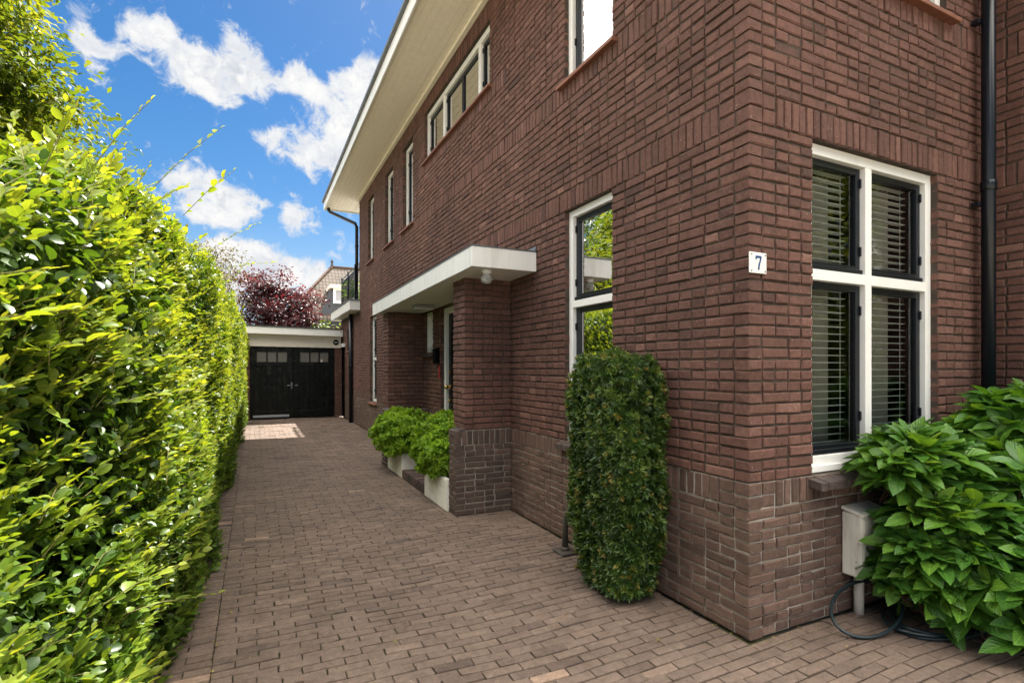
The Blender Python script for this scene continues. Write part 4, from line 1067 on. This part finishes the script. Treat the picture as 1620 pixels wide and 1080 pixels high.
tree('street_tree', (9.6, -3.4, 0), 6, (9.2, -3.2, 3.2), (3.6, 2.6, 3.4), 'bushy green tree across the front garden, mirrored in the window', 'tree', M['l_tree'], 520, 80, (.15, .10), .16, .36)

# ================================================================== garage
def garage():
    GY = 17.0
    t = thing('garage', (1.1, GY, 0), 'flat-roofed garage with black double doors at the end of the driveway', 'garage')
    mb = MB(); mb.box(-.5, 2.43, GY + .12, GY + 5.5, 0, 2.45)
    mb.build('body', M['room'], t)
    rows = [r_ for r_ in ZP + ZM if r_[1] < 2.2]
    rw = [(a, b, 'wild' if mo == 'soldier' else mo, 0, 2.215, 2.425) for a, b, mo, mi in rows]; rl = [(a, b, 'wild' if mo == 'soldier' else mo, 0, -.75, -.115) for a, b, mo, mi in rows]
    Tg = frame_front(GY)
    brick_object('wall', [brick_arrays(lay(rw), Tg), mortar_quads(Tg, (2.215, 2.43, 0, 2.2), [], [], zmats=lambda z: 2)], MATS, t)
    brick_object('wall', [brick_arrays(lay(rl), Tg), mortar_quads(Tg, (-.75, -.115, 0, 2.2), [], [], zmats=lambda z: 2)], MATS, t)
    mb = MB(); mb.hexa([(-.8, GY - .03, 2.115), (2.395, GY - .03, 2.09), (2.395, GY + .2, 2.09), (-.8, GY + .2, 2.115), (-.8, GY - .03, 2.475), (2.395, GY - .03, 2.43), (2.395, GY + .2, 2.43), (-.8, GY + .2, 2.475)]); mb.build('beam', M['beam'], t, .005)
    mb = MB(); mb.hexa([(-.8, GY - .2, 2.478), (2.432, GY - .2, 2.432), (2.432, GY + 5.6, 2.432), (-.8, GY + 5.6, 2.478), (-.8, GY - .2, 2.69), (2.432, GY - .2, 2.635), (2.432, GY + 5.6, 2.635), (-.8, GY + 5.6, 2.69)]); mb.build('fascia', M['white'], t, .005)
    mb = MB(); mb.hexa([(-.8, GY - .22, 2.691), (2.434, GY - .22, 2.636), (2.434, GY + 5.6, 2.636), (-.8, GY + 5.6, 2.691), (-.8, GY - .22, 2.725), (2.434, GY - .22, 2.67), (2.434, GY + 5.6, 2.67), (-.8, GY + 5.6, 2.725)]); mb.build('roof', M['bitumen'], t)
    for k, (a, b) in enumerate(((-.11, 1.052), (1.058, 2.21))):
        mb = MB(); y = GY + .02; zt_ = 2.1
        mb.box(a, b, y + .02, y + .05, .02, 1.66); mb.box(a, b, y + .02, y + .05, 1.96, zt_)
        mb.box(a, a + .13, y, y + .019, .02, zt_); mb.box(b - .13, b, y, y + .019, .02, zt_)
        mb.box(a + .13, b - .13, y, y + .019, 1.955, zt_ ); mb.box(a + .13, b - .13, y, y + .019, 1.53, 1.66); mb.box(a + .13, b - .13, y, y + .019, .02, .23)
        n = 6; pw = (b - a - .26) / n
        for i in range(n): mb.box(a + .13 + i * pw + .004, a + .13 + (i + 1) * pw - .004, y + .008, y + .0195, .236, 1.524)
        ww = (b - a - .36) / 3
        x_ = a + .18
        mb.box(a, x_, y + .02, y + .05, 1.66, 1.96); mb.box(b - .18, b, y + .02, y + .05, 1.66, 1.96)
        for i in range(1, 3): mb.box(x_ + i * ww - .018, x_ + i * ww + .018, y, y + .05, 1.66, 1.955)
        mb.box(a + .13, x_, y, y + .0195, 1.66, 1.955); mb.box(b - .18, b - .13, y, y + .0195, 1.66, 1.955)
        dr = mb.build('door', M['garage_paint'], t, .004, 1)
        for i in range(3):
            p = MB(); p.box(x_ + i * ww + (.018 if i else 0), x_ + (i + 1) * ww - (.018 if i < 2 else 0), y + .024, y + .03, 1.66, 1.96); p.build('pane', M['ribbed'], dr)
        if k == 0:
            h_ = MB(); h_.tube([(b - .05, y - .05, .98), (b - .20, y - .05, .96)], .012, 8); h_.tube([(b - .05, y - .05, .98), (b - .05, y - .001, .98)], .01, 8); h_.box(b - .075, b - .03, y - .008, y - .001, .86, 1.06); h_.build('handle', M['zinc'], dr)
            w_ = MB(); w_.hexa([(a + .08, y - .05, .03), (b - .12, y - .05, .03), (b - .12, y - .001, .03), (a + .08, y - .001, .03), (a + .08, y - .045, .06), (b - .12, y - .045, .06), (b - .12, y - .001, .12), (a + .08, y - .001, .12)]); w_.build('weather_board', M['sash'], dr)
        else:
            h_ = MB(); h_.box(a + .03, a + .11, y - .012, y - .001, .95, .99); h_.build('latch', M['zinc'], dr)
            s_ = MB(); s_.box(x_ + 2 * ww + .05, x_ + 2 * ww + .10, y + .019, y + .0225, 1.67, 1.74); s_.build('sticker', M['enamel'], dr)
            s_ = MB(); s_.box(x_ + 2 * ww + .06, x_ + 2 * ww + .09, y + .0175, y + .0188, 1.70, 1.73); s_.build('sticker_print', M['red'], dr)
    t2 = thing('round_plaque', (2.27, GY - .04, 2.27), 'small round black plaque with a pale line on the cream garage beam', 'plaque')
    mb = MB(); mb.tube([(2.245, GY - .032, 2.26), (2.245, GY - .05, 2.26)], .085, 28); mb.build('disc', M['black'], t2, .003, 1)
    mb = MB()
    for i in range(4): mb.box(2.198 + i * .024, 2.216 + i * .024, GY - .053, GY - .0505, 2.247, 2.272)
    mb.build('marking', M['enamel'], t2)
garage()

# ================================================================== far house
def tile_mat():
    m, t, p = mat('pan_tiles'); pos = t.pos()
    br = t.new('ShaderNodeTexBrick'); br.offset = .0; br.inputs['Scale'].default_value = 1
    mp = t.new('ShaderNodeMapping'); t.set(mp.inputs['Vector'], pos); mp.inputs['Rotation'].default_value = (R(90), 0, 0)
    t.set(br.inputs['Vector'], mp.outputs[0]); br.inputs['Brick Width'].default_value = .24; br.inputs['Row Height'].default_value = .26; br.inputs['Mortar Size'].default_value = .035
    br.inputs['Color1'].default_value = (.115, .088, .062, 1); br.inputs['Color2'].default_value = (.085, .064, .047, 1); br.inputs['Mortar'].default_value = (.03, .023, .018, 1)
    c = t.vmath('SCALE', br.outputs['Color'], t.rng(t.noise(pos, 1.1, 5), .3, .7, .75, 1.25, False))
    t.set(p.inputs['Base Color'], c); p.inputs['Roughness'].default_value = .85; t.set(p.inputs['Normal'], t.bump(br.outputs['Fac'], -.7, .05)); return m
def far_house():
    t = thing('tiled_house', (8.0, 42, 0), 'distant house with steep brown tiled roof and white dormer window', 'house')
    Y0, Y1, X0, X1 = 36.6, 46.5, 1.7, 15.0; ez = 4.6; rz = 8.85; rx0, rx1, ry = 5.15, 11.2, 41.0
    mb = MB(); mb.box(X0 + .5, X1 - .5, Y0 + .5, Y1 - .5, 0, ez); mb.build('wall', M['roof'], t)
    mb = MB(); a, b, c, d = (X0, Y0, ez), (X1, Y0, ez), (X1, Y1, ez), (X0, Y1, ez); r1, r2 = (rx0, ry, rz), (rx1, ry, rz)
    mb.face([a, b, r2, r1]); mb.face([c, d, r1, r2]); mb.face([d, a, r1]); mb.face([b, c, r2]); mb.face([a, d, c, b])
    rf = mb.build('roof', tile_mat(), t)
    mb = MB()
    mb.tube([r1, r2], .11, 8)
    for e_, r_ in ((a, r1), (d, r1), (b, r2), (c, r2)): mb.tube([(e_[0] * (1 - f) + r_[0] * f, e_[1] * (1 - f) + r_[1] * f, e_[2] * (1 - f) + r_[2] * f + .04 + (.035 if i % 2 else 0)) for i, f in enumerate(np.linspace(0, 1, 30))], .1, 6)
    mb.build('ridge_tile', M['roof'], rf)
    for x_ in (rx0, 7.15):
        mb = MB(); mb.lathe((x_, ry, rz + .02), [(.13, 0), (.09, .15), (.07, .3), (.12, .36), (.08, .45), (.02, .6)], 10); mb.build('finial', M['bitumen'], rf)
    # slate-clad dormer
    dm = MB(); dy = 37.0
    pr = [(3.75, 4.2), (3.85, 4.9), (4.1, 5.5), (4.45, 6.0), (4.6, 6.75), (7.2, 6.75), (7.2, 4.2)]
    f1 = [(x_, dy, z_) for x_, z_ in pr]; f2 = [(x_, dy + 3.6, z_) for x_, z_ in pr]
    dm.face(f1); dm.face(f2[::-1])
    for i in range(len(pr)): j = (i + 1) % len(pr); dm.face([f1[i], f2[i], f2[j], f1[j]])
    dmo = dm.build('dormer', M['slate'], t)
    mb = MB(); mb.box(4.5, 7.3, dy - .2, dy + 3.5, 6.752, 6.98); mb.build('roof_edge', M['beam'], dmo)
    mb = MB(); wx0, wx1, wz0, wz1 = 4.72, 6.6, 5.75, 6.74
    mb.box(wx0, wx0 + .16, dy - .06, dy - .002, wz0, wz1); mb.box(wx1 - .16, wx1, dy - .06, dy - .002, wz0, wz1); mb.box(wx0 + .16, wx1 - .16, dy - .06, dy - .002, wz1 - .12, wz1); mb.box(wx0 + .16, wx1 - .16, dy - .09, dy - .002, wz0, wz0 + .16)
    mb.box(5.45, 5.6, dy - .06, dy - .002, wz0 + .16, wz1 - .12); wo = mb.build('window', M['white'], dmo)
    mb = MB(); mb.box(wx0 + .161, 5.449, dy - .03, dy - .003, wz0 + .161, wz1 - .121); mb.box(5.601, wx1 - .161, dy - .03, dy - .003, wz0 + .161, wz1 - .121); mb.build('pane', M['lampgrey'], wo)
far_house()

# ================================================================== fallen bits along the wall foot
n = 1040
y = np.concatenate([rng.uniform(2.0, 5, 200), np.full(100, 2.0), rng.uniform(-.5, 2, 120), rng.uniform(1.6, 9, 220), rng.uniform(1.6, 15, 400)])
x = np.concatenate([WX - rng.exponential(.05, 200) - .01, rng.uniform(2.45, 4.6, 100), rng.uniform(-.2, 4.8, 120), rng.normal(-.2, .012, 220), -.24 + rng.exponential(.14, 400)]); y[200:300] = FY - rng.exponential(.05, 100) - .01
lv = Leaves(); P = np.stack([x, y, np.full(n, .006)], -1)
lv.add(P, rng.normal(0, 1, (n, 3)) * np.array([1, 1, .15]), np.array([0, 0, 1.]) + rng.normal(0, .3, (n, 3)), rng.uniform(.006, .014, n), rng.uniform(.004, .009, n), rng.uniform(.3, 1, n))
n = 90; P = np.stack([np.concatenate([rng.uniform(-.15, 2.3, 45), -.2 + rng.exponential(.2, 45)]), rng.uniform(1.7, 13, n), np.full(n, .009)], -1)
lv.add(P, rng.normal(0, 1, (n, 3)) * np.array([1, 1, .12]), np.array([0, 0, 1.]) + rng.normal(0, .25, (n, 3)), rng.uniform(.02, .04, n), rng.uniform(.012, .022, n), rng.uniform(-.2, .5, n))
M['petal'] = leaf_mat('fallen_petal', [(0, (.12, .075, .025)), (.4, (.16, .15, .03)), (1, (.42, .33, .08))], tf=.1)
o = leaf_object('fallen_petals', [(T_LO, lv)], M['petal'], None); o['kind'] = 'stuff'; o['label'] = 'tiny yellow fallen petals and dry leaves scattered on the paving'; o['category'] = 'petals'
